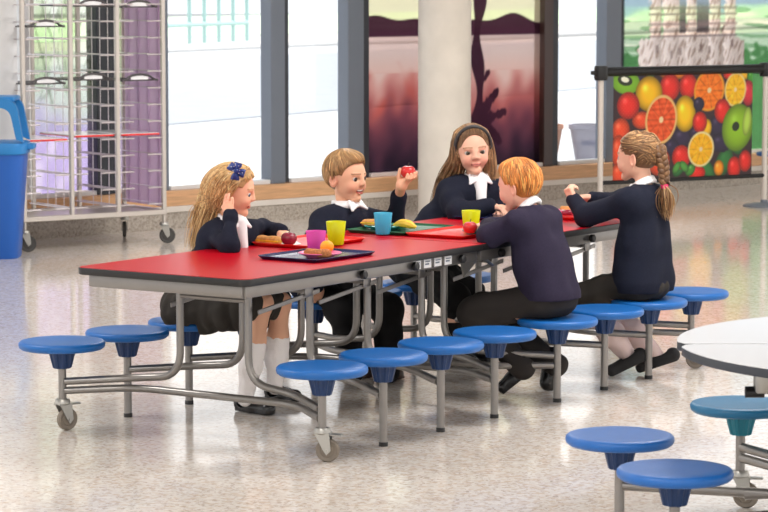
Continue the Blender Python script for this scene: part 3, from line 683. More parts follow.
q = MB(); q.rbox(RC+[0, 0, TH-.045], (1.1, .04, .03), .003, 1, np.array([e1, e2, [0, 0, 1]])); q.rbox(RC+[0, 0, TH-.045], (.04, 1.0, .03), .003, 1, np.array([e1, e2, [0, 0, 1]])); q.build('top_frame', M['metal'], t2)
lp = P(752, 392, d=8.0)
q = MB(); q.tube([lp+RGT*-.02, lp+RGT*.035], .017, 16); lt = q.build('latch', M['black'], t2)
q = MB(); q.rbox(lp+RGT*.03+[0, 0, .045], (.05, .04, .10), .01, 2, np.array([e1, e2, [0, 0, 1]])); q.build('latch_bracket', M['zinc'], lt)
# far stool at the right edge
sc = P(777, 153, z=.338); t3 = empty('round_stool', sc*[1, 1, 0]); tag(t3, 'blue round stool half out of frame beside the fruit banner, on a castor', 'stool')
stool(t3, sc, M['seat'], M['hub'], .115, caster_ang=.3)

# ================================================================== PEOPLE (smooth implicit surfaces -> one continuous mesh each)
class Vol:
    def __init__(s, lo, hi, h):
        s.lo = np.array(lo, float); s.h = h; s.n = np.ceil((np.array(hi, float)-s.lo)/h).astype(int)+1
        s.ax = [(s.lo[i]+h*np.arange(s.n[i])).astype(np.float32) for i in range(3)]; s.F = np.full(s.n, .3, np.float32)
    def _sl(s, lo, hi, m):
        sl = []
        for i in range(3):
            a = int(np.floor((lo[i]-m-s.lo[i])/s.h)); b = int(np.ceil((hi[i]+m-s.lo[i])/s.h))+1
            a, b = max(a, 0), min(b, s.n[i])
            if b-a < 1: return None, None
            sl.append(slice(a, b))
        return tuple(sl), (s.ax[0][sl[0]][:, None, None], s.ax[1][sl[1]][None, :, None], s.ax[2][sl[2]][None, None, :])
    def _mix(s, sl, d, k, op):
        f = s.F[sl]
        if op == 'add':
            if k > 0: h = np.maximum(k-np.abs(f-d), 0)/k; s.F[sl] = np.minimum(f, d)-h*h*k*.25
            else: s.F[sl] = np.minimum(f, d)
        else:
            d = -d
            if k > 0: h = np.maximum(k-np.abs(f-d), 0)/k; s.F[sl] = np.maximum(f, d)+h*h*k*.25
            else: s.F[sl] = np.maximum(f, d)
        return s
    def cap(s, a, b, ra, rb=None, k=.02, op='add'):
        rb = ra if rb is None else rb; a = np.array(a, float); b = np.array(b, float); r = max(ra, rb)
        sl, X = s._sl(np.minimum(a, b)-r, np.maximum(a, b)+r, k+3*s.h+.01)
        if sl is None: return s
        ab = b-a; L = ab@ab+1e-12
        px, py, pz = X[0]-a[0], X[1]-a[1], X[2]-a[2]
        t = np.clip((px*ab[0]+py*ab[1]+pz*ab[2])/L, 0, 1)
        d = np.sqrt((px-t*ab[0])**2+(py-t*ab[1])**2+(pz-t*ab[2])**2)-(ra+(rb-ra)*t)
        return s._mix(sl, d.astype(np.float32), k, op)
    def sph(s, c, r, k=.02, op='add'): return s.cap(c, np.array(c)+1e-5, r, r, k, op)
    def ell(s, c, rad, R=np.eye(3), k=.02, op='add'):      # rows of R are the ellipsoid's axes
        rad = np.array(rad, float); R = np.array(R); ext = np.sqrt(((R*rad[:, None])**2).sum(0)); c = np.array(c, float)
        sl, X = s._sl(c-ext, c+ext, k+3*s.h+.01)
        if sl is None: return s
        p = [X[i]-c[i] for i in range(3)]
        q = [(p[0]*R[j, 0]+p[1]*R[j, 1]+p[2]*R[j, 2])/rad[j] for j in range(3)]
        k0 = np.sqrt(q[0]**2+q[1]**2+q[2]**2); k1 = np.sqrt((q[0]/rad[0])**2+(q[1]/rad[1])**2+(q[2]/rad[2])**2)+1e-9
        return s._mix(sl, (k0*(k0-1)/k1).astype(np.float32), k, op)
    def box(s, c, half, r, R=np.eye(3), k=.01, op='add'):
        half = np.array(half, float); R = np.array(R); ext = (np.abs(R)*half[:, None]).sum(0)+r; c = np.array(c, float)
        sl, X = s._sl(c-ext, c+ext, k+3*s.h+.01)
        if sl is None: return s
        p = [X[i]-c[i] for i in range(3)]
        q = [np.abs(p[0]*R[j, 0]+p[1]*R[j, 1]+p[2]*R[j, 2])-half[j] for j in range(3)]
        d = np.sqrt(sum(np.maximum(v, 0)**2 for v in q))+np.minimum(np.maximum(np.maximum(q[0], q[1]), q[2]), 0)-r
        return s._mix(sl, d.astype(np.float32), k, op)
    def halfspace(s, p, n):       # cut away everything on the n side of p
        n = nrm(n); d = (s.ax[0]-p[0])[:, None, None]*n[0]+(s.ax[1]-p[1])[None, :, None]*n[1]+(s.ax[2]-p[2])[None, None, :]*n[2]
        s.F = np.maximum(s.F, d.astype(np.float32)); return s
    def folds(s, amp, freq, seed, axis=None, asp=3.0):
        """cloth folds: displace along a few warped waves; axis = direction the folds run along"""
        r = np.random.default_rng(seed); X = [s.ax[0][:, None, None], s.ax[1][None, :, None], s.ax[2][None, None, :]]
        z = np.zeros(s.n, np.float32); wq = .35*np.sin(X[0]*freq*1.1+seed)+.35*np.sin(X[1]*freq*1.3+1)+.35*np.sin(X[2]*freq*.9+2)
        for i in range(4):
            d = r.normal(size=3); 
            if axis is not None: a = nrm(axis); d = d-a*(d@a)*(1-1/asp)
            d = nrm(d)*freq*r.uniform(.7, 1.5)
            z += (np.sin(X[0]*d[0]+X[1]*d[1]+X[2]*d[2]+wq*1.5+r.uniform(0, 7))).astype(np.float32)
        s.F += (amp*z/2).astype(np.float32); return s
    def mesh(s):
        F = s.F; S_ = (F < 0).astype(np.int8)
        c = np.zeros(tuple(s.n-1), np.int8)
        for i in (0, 1):
            for j in (0, 1):
                for k in (0, 1): c += S_[i:s.n[0]-1+i, j:s.n[1]-1+j, k:s.n[2]-1+k]
        I = np.argwhere((c > 0) & (c < 8)); idm = np.full(c.shape, -1, np.int32); idm[tuple(I.T)] = np.arange(len(I))
        acc = np.zeros((len(I), 3)); cnt = np.zeros(len(I))
        cor = [(i, j, k) for i in (0, 1) for j in (0, 1) for k in (0, 1)]
        val = {q: F[I[:, 0]+q[0], I[:, 1]+q[1], I[:, 2]+q[2]] for q in cor}
        for q in cor:
            for a in range(3):
                if q[a]: continue
                q2 = list(q); q2[a] = 1; q2 = tuple(q2); fa, fb = val[q], val[q2]; m = (fa < 0) != (fb < 0)
                t = np.where(m, fa/np.where(m, fa-fb, 1), 0); p = np.tile(np.array(q, float), (len(I), 1)); p[:, a] += t
                acc += p*m[:, None]; cnt += m
        V = (I+acc/cnt[:, None])*s.h+s.lo; faces = []
        for a in range(3):
            b, d = (a+1) % 3, (a+2) % 3
            sl0 = [slice(None)]*3; sl1 = [slice(None)]*3; sl0[a] = slice(0, -1); sl1[a] = slice(1, None)
            s0, s1 = S_[tuple(sl0)], S_[tuple(sl1)]; E = np.argwhere(s0 != s1)
            E = E[(E[:, b] > 0) & (E[:, d] > 0) & (E[:, b] < s.n[b]-1) & (E[:, d] < s.n[d]-1)]
            if not len(E): continue
            fl = s0[tuple(E.T)] > 0
            o = np.zeros(3, int); ob = o.copy(); ob[b] = 1; od = o.copy(); od[d] = 1
            g = lambda q: idm[tuple((E-q).T)]
            Q = np.stack([g(ob+od), g(od), g(o), g(ob)], 1); Q[~fl] = Q[~fl][:, ::-1]; faces.append(Q)
        Fc = np.concatenate(faces); return V, Fc[(Fc >= 0).all(1)]
    def samp(s, Q):
        g = (Q-s.lo)/s.h; g = np.clip(g, 0, s.n-1.001); i = g.astype(int); f = g-i; o = 0
        for a in (0, 1):
            for b in (0, 1):
                for c in (0, 1): o = o+s.F[i[:, 0]+a, i[:, 1]+b, i[:, 2]+c]*(f[:, 0] if a else 1-f[:, 0])*(f[:, 1] if b else 1-f[:, 1])*(f[:, 2] if c else 1-f[:, 2])
        return o
    def push(s, Q, lift):
        for _ in range(4):
            f = s.samp(Q); e = s.h; G = np.stack([s.samp(Q+np.eye(3)[a]*e)-s.samp(Q-np.eye(3)[a]*e) for a in range(3)], 1); G /= np.linalg.norm(G, axis=1)[:, None]+1e-9
            Q = Q+np.clip(lift-f, 0, .02)[:, None]*G
        return Q
    def build(s, name, m, parent=None, **k):
        V, Fc = s.mesh(); return mesh_obj(name, V, Fc, m, parent, **k)
class Fr:      # a local frame: origin, rows right / forward / up, scale
    def __init__(s, o, fwd, up, sc): s.o = np.array(o, float); s.f = nrm(fwd); r = nrm(np.cross(s.f, up)); s.R = np.array([r, s.f, np.cross(r, s.f)]); s.s = sc
    def pt(s, x, y, z): return s.o+s.s*(np.array([x, y, z])@s.R)
    def loc(s, V): return (V-s.o)@s.R.T/s.s
def head_shape(v, H, child=1.0, smile=False, jaw=1.0):
    e = lambda c, r, k, op='add', R=None: v.ell(H.pt(*c), np.array(r)*H.s, H.R if R is None else R, k*H.s, op)
    e((0, -.06, .615), (.355, .43, .385), .05)
    e((0, .10, .45), (.298*jaw, .295, .385), .12)
    v.cap(H.pt(.185*jaw, .0, .26), H.pt(.05, .25, .08), .085*H.s, .06*H.s, .10*H.s); v.cap(H.pt(-.185*jaw, .0, .26), H.pt(-.05, .25, .08), .085*H.s, .06*H.s, .10*H.s)
    v.sph(H.pt(0, .285, .07), .062*H.s, .09*H.s)
    for x in (-1, 1):
        v.sph(H.pt(x*.165, .245, .31), .105*H.s, .10*H.s)
        e((x*.155, .405, .475), (.084, .072, .040), .04, 'sub')
        v.cap(H.pt(x*.09, .375, .575), H.pt(x*.22, .325, .575), (.018*H.s), .014*H.s, .05*H.s)
        A = np.array([H.R[0]*.35*x*-1+H.R[1]*.93, H.R[0]*.93*x+H.R[1]*.35, H.R[2]]); A = np.array([nrm(A[0]), nrm(A[1]), A[2]])
        e((x*.365, -.075, .43), (.085, .038, .145), .02, 'add', A); e((x*.39, -.065, .445), (.05, .03, .09), .02, 'sub', A)
    v.cap(H.pt(0, .380, .50), H.pt(0, .425, .385), .028*H.s, .044*H.s, .07*H.s)
    for x in (-1, 1): v.sph(H.pt(x*.046, .392, .365), .032*H.s, .04*H.s)
    if smile:
        e((0, .405, .228), (.115, .032, .034), .015, 'sub'); e((0, .335, .245), (.10, .040, .020), .008)
        v.cap(H.pt(-.06, .362, .180), H.pt(.06, .362, .180), .022*H.s, .022*H.s, .04*H.s)
    else:
        v.cap(H.pt(-.065, .362, .240), H.pt(.065, .362, .240), .020*H.s, .020*H.s, .03*H.s); v.cap(H.pt(-.05, .360, .198), H.pt(.05, .360, .198), .023*H.s, .023*H.s, .03*H.s)
        e((0, .41, .219), (.09, .025, .006), .010, 'sub')
def face_cols(V, H, skin, lip, brow, smile=False, hand_mask=None):
    q = H.loc(V); x, y, z = np.abs(q[:, 0]), q[:, 1], q[:, 2]; c = np.tile(np.array(skin, float), (len(V), 1)); near = (y > .2) & (z > 0) & (z < 1)
    def put(m, col, a=1): 
        c[:] = c*(1-(m*a)[:, None])+np.array(col, float)*(m*a)[:, None]
    chk = np.exp(-(((x-.2)/.1)**2+((z-.30)/.09)**2))*near; put(chk, (228, 140, 122), .35)
    bz = .592-1.2*(x-.15)**2; put((np.abs(z-bz) < .015)*(x > .06)*(x < .25)*near, brow, .7)
    put((((x-.155)/.088)**2+((z-.478)/.044)**2 < 1)*near, np.array(skin)*.80, .5)
    if smile:
        zc = z-.5*x*x*2.2; m = ((x/.135)**2+((zc-.218)/.050)**2 < 1)*near; put(m, lip, .8); m = ((x/.112)**2+((zc-.222)/.030)**2 < 1)*near; put(m, (150, 62, 60)); m = ((x/.105)**2+((zc-.236)/.016)**2 < 1)*near; put(m, (244, 236, 228))
    else: put(((x/.115)**2+((z-.219)/.042)**2 < 1)*near*(y > .30), lip, .65); put((np.abs(z-.219) < .007)*(x < .10)*near, (120, 60, 56), .8)
    put(((x > .33) & (np.abs(y+.075) < .1) & (np.abs(z-.43) < .15))*1.0, (232, 150, 128), .35)
    c = c/255; return np.where(c <= .04045, c/12.92, ((c+.055)/1.055)**2.4)
def add_eyes(H, parent, iris, look=(0, 0), r=.074):
    for x in (-1, 1):
        q = MB(); n = 20; ax = nrm(np.array([look[0], 1, look[1]])@H.R); R = frame3(H.R[0], ax); q.ell(H.pt(x*.152, .292, .474), (r*H.s,)*3, R, n)
        V = q.V[0]; d = (V-H.pt(x*.152, .292, .474))@ax/(r*H.s); c = np.tile((206, 196, 190.), (len(V), 1)); c[d > .78] = iris; c[d > .955] = (14, 12, 12)
        c = c/255; c = np.where(c <= .04045, c/12.92, ((c+.055)/1.055)**2.4); q.build('eye', M['eye'], parent, sharp=None, cols=c)
def hand(v, wr, d, n, s=1.0, thumb=1, curl=(.5, .5, .5, .5), th=(.6, .5), spread=.12):
    """wr wrist, d direction of the fingers, n palm normal; thumb=+1 leaves on the side d x n"""
    d = nrm(d); n = nrm(np.array(n)-d*(np.array(n)@d)); t = np.cross(d, n)*thumb
    L = .060*s; c = wr+d*L*.5; R = np.array([t, d, n])
    v.cap(wr, wr+d*.02*s, .0195*s, .02*s, .012); v.box(wr+d*L*.55, (.021*s, L*.36, .004*s), .009*s, R, .012)
    for i, (o, l, r0) in enumerate(((.024, .052, .0078), (.008, .058, .0080), (-.008, .054, .0077), (-.023, .043, .0068))):
        b = wr+d*L*(.98-.06*abs(i-1))+t*o*s; dd = nrm(d+t*spread*(1.3-i)*.8); nn = n; p = b-d*.012*s; a = curl[i]
        for q, f in ((.44, 1), (.31, 1.0), (.25, .7)):
            dd, nn = dd*math.cos(a*f)+nn*math.sin(a*f), nn*math.cos(a*f)-dd*math.sin(a*f); e = p+dd*l*s*q*1.12; v.cap(p, e, r0*s, r0*s*.92, .003); p = e
    p = wr+d*.016*s+t*.018*s; dd = nrm(d*.75+t*th[0]+n*th[1]); e = p+dd*.030*s; v.cap(p, e, .0115*s, .0095*s, .010); dd = nrm(dd+d*.5); v.cap(e, e+dd*.026*s, .0095*s, .0078*s, .003)
def torso(v, N, pel, lat, infl=0, sh=.118, k=.05, flare=0):
    N, pel, lat = np.array(N), np.array(pel), nrm(lat); ax = nrm(pel-N)
    for s_ in (-1, 1):
        v.cap(N+ax*.05+lat*s_*.055, N+(pel-N)*.55+lat*s_*.045, .070+infl, .074+infl, k); v.cap(N+(pel-N)*.5+lat*s_*.045, pel+lat*s_*.048, .074+infl, .078+infl+flare, k)
        v.cap(N+ax*.018, N+ax*.045+lat*s_*(sh-.012), .040+infl, .040+infl, .05)
def arm(v, S_, E_, W_, infl=0, r=(.042, .036, .034, .023), k=.025):
    v.cap(S_, E_, r[0]+infl, r[1]+infl, k); v.cap(E_, W_, r[2]+infl, r[3]+infl, .018)
def leg(v, hip, kn, an, infl=0, r=(.075, .047, .044, .028), k=.03):
    v.cap(hip, kn, r[0]+infl, r[1]+infl, k); v.cap(kn, kn+(an-kn)*.4, r[1]*.95+infl, r[2]+infl, k); v.cap(kn+(an-kn)*.4, an, r[2]+infl, r[3]+infl, k)
def shoe(heel, toe, m, parent, w=.031, hgt=.05, up=(0, 0, 1), open_=True, an=None):
    heel, toe = np.array(heel, float), np.array(toe, float); d = nrm(toe-heel); u = nrm(np.array(up)-d*(np.array(up)@d)); R = np.array([np.cross(d, u), d, u]); L = np.linalg.norm(toe-heel)
    v = Vol(np.minimum(heel, toe)-.09, np.maximum(heel, toe)+.11, .003)
    v.cap(heel+d*w*.9+u*.022, toe-d*w*1.0+u*.018, w*.86, w, .01); v.cap(heel+d*w*.9+u*hgt*.75, heel+d*L*.5+u*.024, w*.8, w*.85, .03)
    v.box(heel+d*L*.5+u*.004, (w*.75, L*.40, .002), .006, R, .006)
    v.halfspace(heel+u*-.001, -u)
    if an is not None and open_: v.cap(an, heel+d*w*1.1+u*(hgt*.55), .026, .024, .004, 'sub'); v.ell(heel+d*L*.42+u*(hgt+.012), (w*.72, L*.24, .032), R, .006, 'sub')
    return v.build('shoe', m, parent)
def ring_collar(v, N, ax, fwd, r=.052, th=.010, hgt=.02):
    ax = nrm(ax); fwd = nrm(np.array(fwd)-ax*(np.array(fwd)@ax)); s_ = np.cross(fwd, ax); P_ = [N+r*(math.sin(a)*s_*1.02+math.cos(a)*fwd)-ax*hgt*.5*math.cos(a)*-1*-1 for a in np.linspace(0, 2*math.pi, 22)]
    for a, b in zip(P_, P_[1:]): v.cap(a, b, th, th, .006); v.cap(a+ax*hgt*.7-(a-N)*.12, b+ax*hgt*.7-(b-N)*.12, th*.8, th*.8, .01)
def collar_flap(v, p, tip, out, wd=.02):
    p, tip = np.array(p), np.array(tip); d = nrm(tip-p); o = nrm(np.array(out)-d*(np.array(out)@d)); R = np.array([np.cross(d, o), d, o])
    v.cap(p-R[0]*wd, tip, .008, .004, .004); v.cap(p+R[0]*wd, tip, .008, .004, .004); v.cap(p, tip, .008, .005, .006)
def hcol(c): c = np.asarray(c, float)/255; return np.where(c <= .04045, c/12.92, ((c+.055)/1.055)**2.4)
class Hair:
    def __init__(s, base, seed): s.V = []; s.F = []; s.C = []; s.n = 0; s.base = np.array(base, float); s.r = np.random.default_rng(seed); s.vl = None; s.S = {}
    def put(s, V, F, C): s.V.append(V); s.F.append(np.asarray(F)+s.n); s.C.append(C); s.n += len(V)
    def vol(s, v):
        s.vl = v; V, F = v.mesh(); s.put(V, F, hcol(np.clip(s.base[None]*(.92+s.r.normal(size=(len(V), 1))*.04), 0, 255))); return s
    def strand(s, pts, r, k=4, tint=None, jit=.18, free=False, root=None):
        P_ = np.array(pts, float); n = len(P_)
        if root is not None and s.vl.samp(P_[:1])[0] > root: return
        t = np.linspace(0, n-1, 4*(n-1)+1); i = np.minimum(t.astype(int), n-2); f = (t-i)[:, None]      # catmull-rom
        p0, p1, p2, p3 = P_[np.maximum(i-1, 0)], P_[i], P_[i+1], P_[np.minimum(i+2, n-1)]
        Q = .5*(2*p1+(p2-p0)*f+(2*p0-5*p1+4*p2-p3)*f**2+(3*p1-p0-3*p2+p3)*f**3)
        c = (s.base if tint is None else np.array(tint, float))*(1+s.r.normal()*jit)
        s.S.setdefault(len(Q), []).append((Q, r, hcol(np.clip(c, 0, 255)), s.r.uniform(.0002, .0032)))
    def build(s, parent, name='hair'):
        for m, L in s.S.items():
            n = len(L); Q = np.stack([l[0] for l in L]); lift = np.repeat([l[3] for l in L], m)
            if s.vl is not None: Q = s.vl.push(Q.reshape(-1, 3), lift).reshape(n, m, 3)
            R = np.array([l[1] for l in L])[:, None]*np.interp(np.linspace(0, 1, m), [0, .15, .6, 1], [.5, 1, .9, .15])[None]
            T = np.gradient(Q, axis=1); T /= np.linalg.norm(T, axis=2)[..., None]+1e-12
            u = np.cross(T, [.31, .17, .93]); u /= np.linalg.norm(u, axis=2)[..., None]+1e-12; v = np.cross(T, u); k = 4
            V = np.stack([Q+R[..., None]*(math.cos(a)*u+math.sin(a)*v) for a in (0, math.pi/2, math.pi, 1.5*math.pi)], 2)     # n, m, k, 3
            idx = np.arange(n*m*k).reshape(n, m, k); nx = np.roll(idx, -1, 2)
            F = np.stack([idx[:, :-1], nx[:, :-1], nx[:, 1:], idx[:, 1:]], -1).reshape(-1, 4)
            s.put(V.reshape(-1, 3), F, np.repeat(np.array([l[2] for l in L]), m*k, 0))
        return mesh_obj(name, np.concatenate(s.V), np.concatenate(s.F), M['hair'], parent, cols=np.concatenate(s.C))
CR_C, CR_R = np.array((0, -.06, .615)), np.array((.355, .43, .385))
def scalp(H, th, ph, off=.03):      # th from the top (0) down, ph 0 = forward, positive to the right
    d = np.array([math.sin(th)*math.sin(ph), math.sin(th)*math.cos(ph), math.cos(th)]); q = CR_C+d*(CR_R+off); return H.pt(*q)

def mkhead(C, F, up, hh):
    f = nrm(F); r = nrm(np.cross(f, up)); U = np.cross(r, f); return Fr(np.array(C)-U*.5*hh, f, U, hh)
def bounds(pts, m): p = np.array([np.array(q, float) for q in pts]); return p.min(0)-m, p.max(0)+m
def A3(*a): return np.array(a, float)
def hair_cap(H, off=.035, line=.70, back=.16, ear=True, side=0.0):
    v = Vol(*bounds([H.pt(0, 0, .55)], H.s*.72), .0028)
    v.ell(H.pt(*CR_C), (CR_R+A3(off*.5, off*.85, off*1.15))*H.s, H.R, .0)
    v.ell(H.pt(0, .52, line-.33), A3(.60-side, .49, .36)*H.s, H.R, .02*H.s, 'sub')
    if ear:
        for x in (-1, 1): v.ell(H.pt(x*.40, .06, .33), A3(.16, .17, .23)*H.s, H.R, .03*H.s, 'sub')
    v.halfspace(H.pt(0, -.3, back), -(H.R[2]-H.R[1]*.15)); return v
class Kid: pass
def kid(label, y0, C, F, up, hh, N, pel, shR, elR, wrR, shL, elL, wrL, legs, hands, skin, lip, brow, iris, smile=False, jaw=1.0, look=(0, 0), tilt=None):
    K = Kid(); K.H = H = mkhead(C, F, up, hh); K.N = N
    pts = [C, N, pel, shR, elR, wrR, shL, elL, wrL]+[p for l in legs for p in l]
    lo, hi = bounds(pts, .15); lo[2] = .02; v = Vol(lo, hi, .003)
    torso(v, N-A3(0, 0, .02), pel, shR-shL, -.012)
    v.cap(H.pt(0, -.10, .28), N-A3(0, 0, .01), .168*H.s, .036, .03)
    for s_, e_, w_ in ((shR, elR, wrR), (shL, elL, wrL)): arm(v, s_, e_, w_, -.013)
    for h_, k_, a_ in legs: leg(v, h_, k_, a_, -.006)
    head_shape(v, H, smile=smile, jaw=jaw)
    for h_ in hands: h_(v)
    V, Fc = v.mesh(); K.o = mesh_obj('person', V, Fc, M['skin'], None, cols=face_cols(V, H, skin, lip, brow, smile), origin=(pel[0], pel[1], 0.0))
    tag(K.o, label, 'person'); add_eyes(H, K.o, iris, look); return K
def sweater(K, m, N, pel, arms, seed, infl=.010, hem=None, vneck=None, fold=.005, name='jumper', ar=1.0, flare=0):
    pts = [N, pel]+[p for a in arms for p in a]; lo, hi = bounds(pts, .14); v = Vol(lo, hi, .004)
    torso(v, N-A3(0, 0, .02), pel, arms[0][0]-arms[1][0], infl, flare=flare); v.sph(N-A3(0, 0, .02), .052, .03)
    for s_, e_, w_ in arms: arm(v, s_, e_, w_-(w_-e_)*.03, infl, (.046*ar, .040*ar, .038*ar, .024))
    v.folds(fold, 34, seed)
    for s_, e_, w_ in arms:
        d = nrm(w_-e_); v.cap(w_-d*.022, w_-d*.006, .032, .030, .006)
    if hem is not None: v.halfspace(hem, (0, 0, -1))
    ax = nrm(K.H.pt(0, -.1, .25)-N); v.cap(N+ax*.012, N+ax*.09, .043, .06, .004, 'sub')
    if vneck is not None:
        f, dn = vneck; v.cap(N+f*.06+A3(0, 0, .02), N+f*.085-A3(0, 0, dn), .050, .010, .006, 'sub')
    return v.build(name, m, K.o)
def shirt(K, N, fwd, lat, flaps=True, r=.047, front=None):
    lo, hi = bounds([N], .16); v = Vol(lo, hi, .0028); ax = nrm(K.H.pt(0, -.1, .25)-N); lat = nrm(lat); fwd = nrm(np.array(fwd)-ax*(np.array(fwd)@ax))
    ring_collar(v, N+ax*.012, ax, fwd, r, .008, .024)
    if flaps:
        for s_ in (-1, 1):
            b = N+ax*.012+fwd*(r+.004)+lat*s_*.010; t_ = N+fwd*(r+.018)+lat*s_*.054-A3(0, 0, .017)
            collar_flap(v, b+lat*s_*.016, t_, fwd+A3(0, 0, .9), .020)
            v.cap(N+ax*.016+lat*s_*(r+.004), b+lat*s_*.02-ax*.006, .011, .011, .01)
    c = v.build('shirt_collar', M['shirt'], K.o)
    if front is not None:
        q = Vol(lo-.03, hi+.03, .003); q.cap(N+fwd*.035, N+fwd*front[1]-A3(0, 0, front[0]), .040, .020, .01); q.build('shirt_front', M['shirt'], K.o)
    return c
def short_hair(K, base, seed, line, back, n=2200, sweep=.5, lift=.03, streak=None, side=0.0, off=.035, top=.0):
    H = K.H; h = Hair(base, seed); v = hair_cap(H, off, line, back, True, side)
    if top: v.ell(H.pt(0, .06, .88), A3(.26, .30, .13+top)*H.s, H.R, .08*H.s)
    h.vol(v); r = h.r
    for i in range(n):
        ph = r.uniform(-math.pi, math.pi) if r.random() < .7 else r.uniform(-1.1, 1.1); c_ = abs(ph)
        end = np.interp(c_, [0, .5, .9, 1.3, 1.7, 2.2, math.pi], [1.10, 1.14, 1.3, 1.72, 2.1, 2.45, 2.6])*r.uniform(.08, 1.0)**.62
        st = max(.05, end-r.uniform(.35, .7)); sw = sweep*(1-st/2)*r.uniform(.6, 1.2)
        pts = [scalp(H, st+(end-st)*t, ph+sw*(1-t)*np.interp(c_, [0, 1.2, 2.2], [1, .5, .1]), off+.004+lift*math.sin(t*2.4)*.7*(1.2-min(end, 1.2)+.15)) for t in (0, .35, .7, 1)]
        h.strand(pts, .0016*r.uniform(.7, 1.4), 4, None if streak is None or r.random() > .35 else streak, .14)
    return h.build(K.o)
def trousers(K, m, pel, legs, seed, infl=.012, r=(.070, .062, .055, .045), waist=None):
    pts = [pel]+[p for l in legs for p in l]; lo, hi = bounds(pts, .13); v = Vol(lo, hi, .004)
    for h_, k_, a_ in legs: leg(v, h_, k_, a_+(a_-k_)*.06, infl*.3, r, .03)
    v.ell(pel+A3(0, 0, -.01), (.085, .115, .08), k=.04); v.folds(.004, 30, seed)
    v.halfspace((0, 0, SH+.0015) if False else (0, 0, -1), (0, 0, -1)); 
    if waist is not None: v.halfspace(waist, (0, 0, 1))
    return v
def seat_cut(v, c):     # the cloth lies flat on the seat it sits on
    v.cap((c[0], c[1], SH-.10), (c[0], c[1], SH-.098), .001, k=0, op='sub'); v.box((c[0], c[1], SH-.04), (.13, .13, .04), .002, k=.004, op='sub')
    return v
SK = (236, 184, 156)

# ---------------------------------------------------------------- girl with the bow
y0 = RY[2]; pel = A3(-.560, y0, .425); N = A3(-.392, y0, .748)
shR, shL = A3(-.400, y0-.104, .708), A3(-.385, y0+.108, .712)
elR = P(230, 246, y=.60); wrR = P(230.5, 214, y=.668); elL = P(263, 227, y=1.04); wrL = P(282, 232, y=1.01)
knR, knL = P(262, 303, y=.72), P(280, 303, y=.85); anR, anL = P(245, 399, y=.705), P(275, 387, y=.86)
legs = [(A3(-.575, y0-.06, .42), knR, anR), (A3(-.575, y0+.06, .42), knL, anL)]
hR = lambda v: hand(v, wrR, A3(-.55, .02, .75), A3(.2, .95, .1), .80, -1, (.3, .3, .35, .4), (.6, .4))
hL = lambda v: hand(v, wrL, A3(.80, -.35, -.42), A3(-.3, .0, -1), .90, -1, (.5, .55, .6, .6), (.6, .5))
K = kid('girl with long blonde hair and blue bow, resting her head on her hand', y0, A3(-.372, y0, .880), A3(.84, .50, -.16), A3(0, 0, 1), .193, N, pel, shR, elR, wrR, shL, elL, wrL, legs, [hR, hL], (238, 182, 150), (212, 120, 108), (176, 130, 86), (70, 100, 120), look=(.3, -.3))
H = K.H
sweater(K, M['navy'], N, pel, [(shR, elR, wrR), (shL, elL, wrL)], 3, .001, None, (A3(.96, -.2, 0), .10), name='cardigan', ar=.86)
shirt(K, N, (1, -.05, 0), (0, -1, 0), True, .044, (.11, .068))
v = Vol(*bounds([pel, knR, knL], .16), .004)
for (h_, k_, a_) in legs: v.cap(h_, k_*.90+h_*.10, .088, .074, .05)
v.ell(pel+A3(.0, 0, -.02), (.135, .145, .08), k=.05); v.cap(A3(-.575, y0-.10, .37), knR*.7+legs[0][0]*.3-A3(0, 0, .07), .05, .045, .06); v.cap(A3(-.55, y0+.1, .36), knL*.7+legs[1][0]*.3-A3(0, 0, .06), .05, .045, .06)
v.folds(.0075, 60, 5, (.3, 0, 1), 4); seat_cut(v, (-A_, y0)); v.build('skirt', M['skirt'], K.o)
for (h_, k_, a_) in legs:
    v = Vol(*bounds([k_, a_], .08), .003); d = nrm(k_-a_); L = np.linalg.norm(k_-a_)
    v.cap(a_, a_+d*L*.33, .030, .044, .02); v.cap(a_+d*L*.33, a_+d*L*.58, .044, .047, .02); v.halfspace(a_+d*L*.61, d); v.folds(.0012, 140, 9, (0, 0, 1), 5); v.build('sock', M['sock'], K.o)
for (a_, h0, t0) in ((anR, P(237, 409, z=.004), P(273, 415, z=.004)), (anL, P(267, 397, z=.004), P(300, 402, z=.004))): shoe(h0, t0, M['shoe'], K.o, an=a_)
h = Hair((196, 152, 98), 11); r = h.r
v = hair_cap(H, .06, .74, .25, False)
down = [H.pt(0, -.32, .45), P(214, 204, y=.80), P(207, 229, y=.76), P(202, 246, y=.73)]
for a, b, ra, rb in zip(down, down[1:], (.072, .062, .04), (.06, .038, .014)): v.cap(a, b, ra, rb, .04)
v2 = Vol(np.minimum(v.lo, np.min(down, 0)-.1), np.maximum(v.lo+v.h*v.n, np.max(down, 0)+.09), .003)
v2.ell(H.pt(*CR_C), (CR_R+.065)*H.s, H.R, .0); v2.ell(H.pt(0, .54, .46), A3(.60, .46, .41)*H.s, H.R, .02*H.s, 'sub'); v2.halfspace(H.pt(0, -.1, .12), -(H.R[2]*1.0+H.R[1]*.35))
v2.ell(H.pt(.33, .12, .36), A3(.13, .15, .26)*H.s, H.R, .03*H.s, 'sub')
for a, b, ra, rb in zip(down, down[1:], (.070, .060, .04), (.058, .038, .012)): v2.cap(a, b, ra, rb, .04)
h.vol(v2)
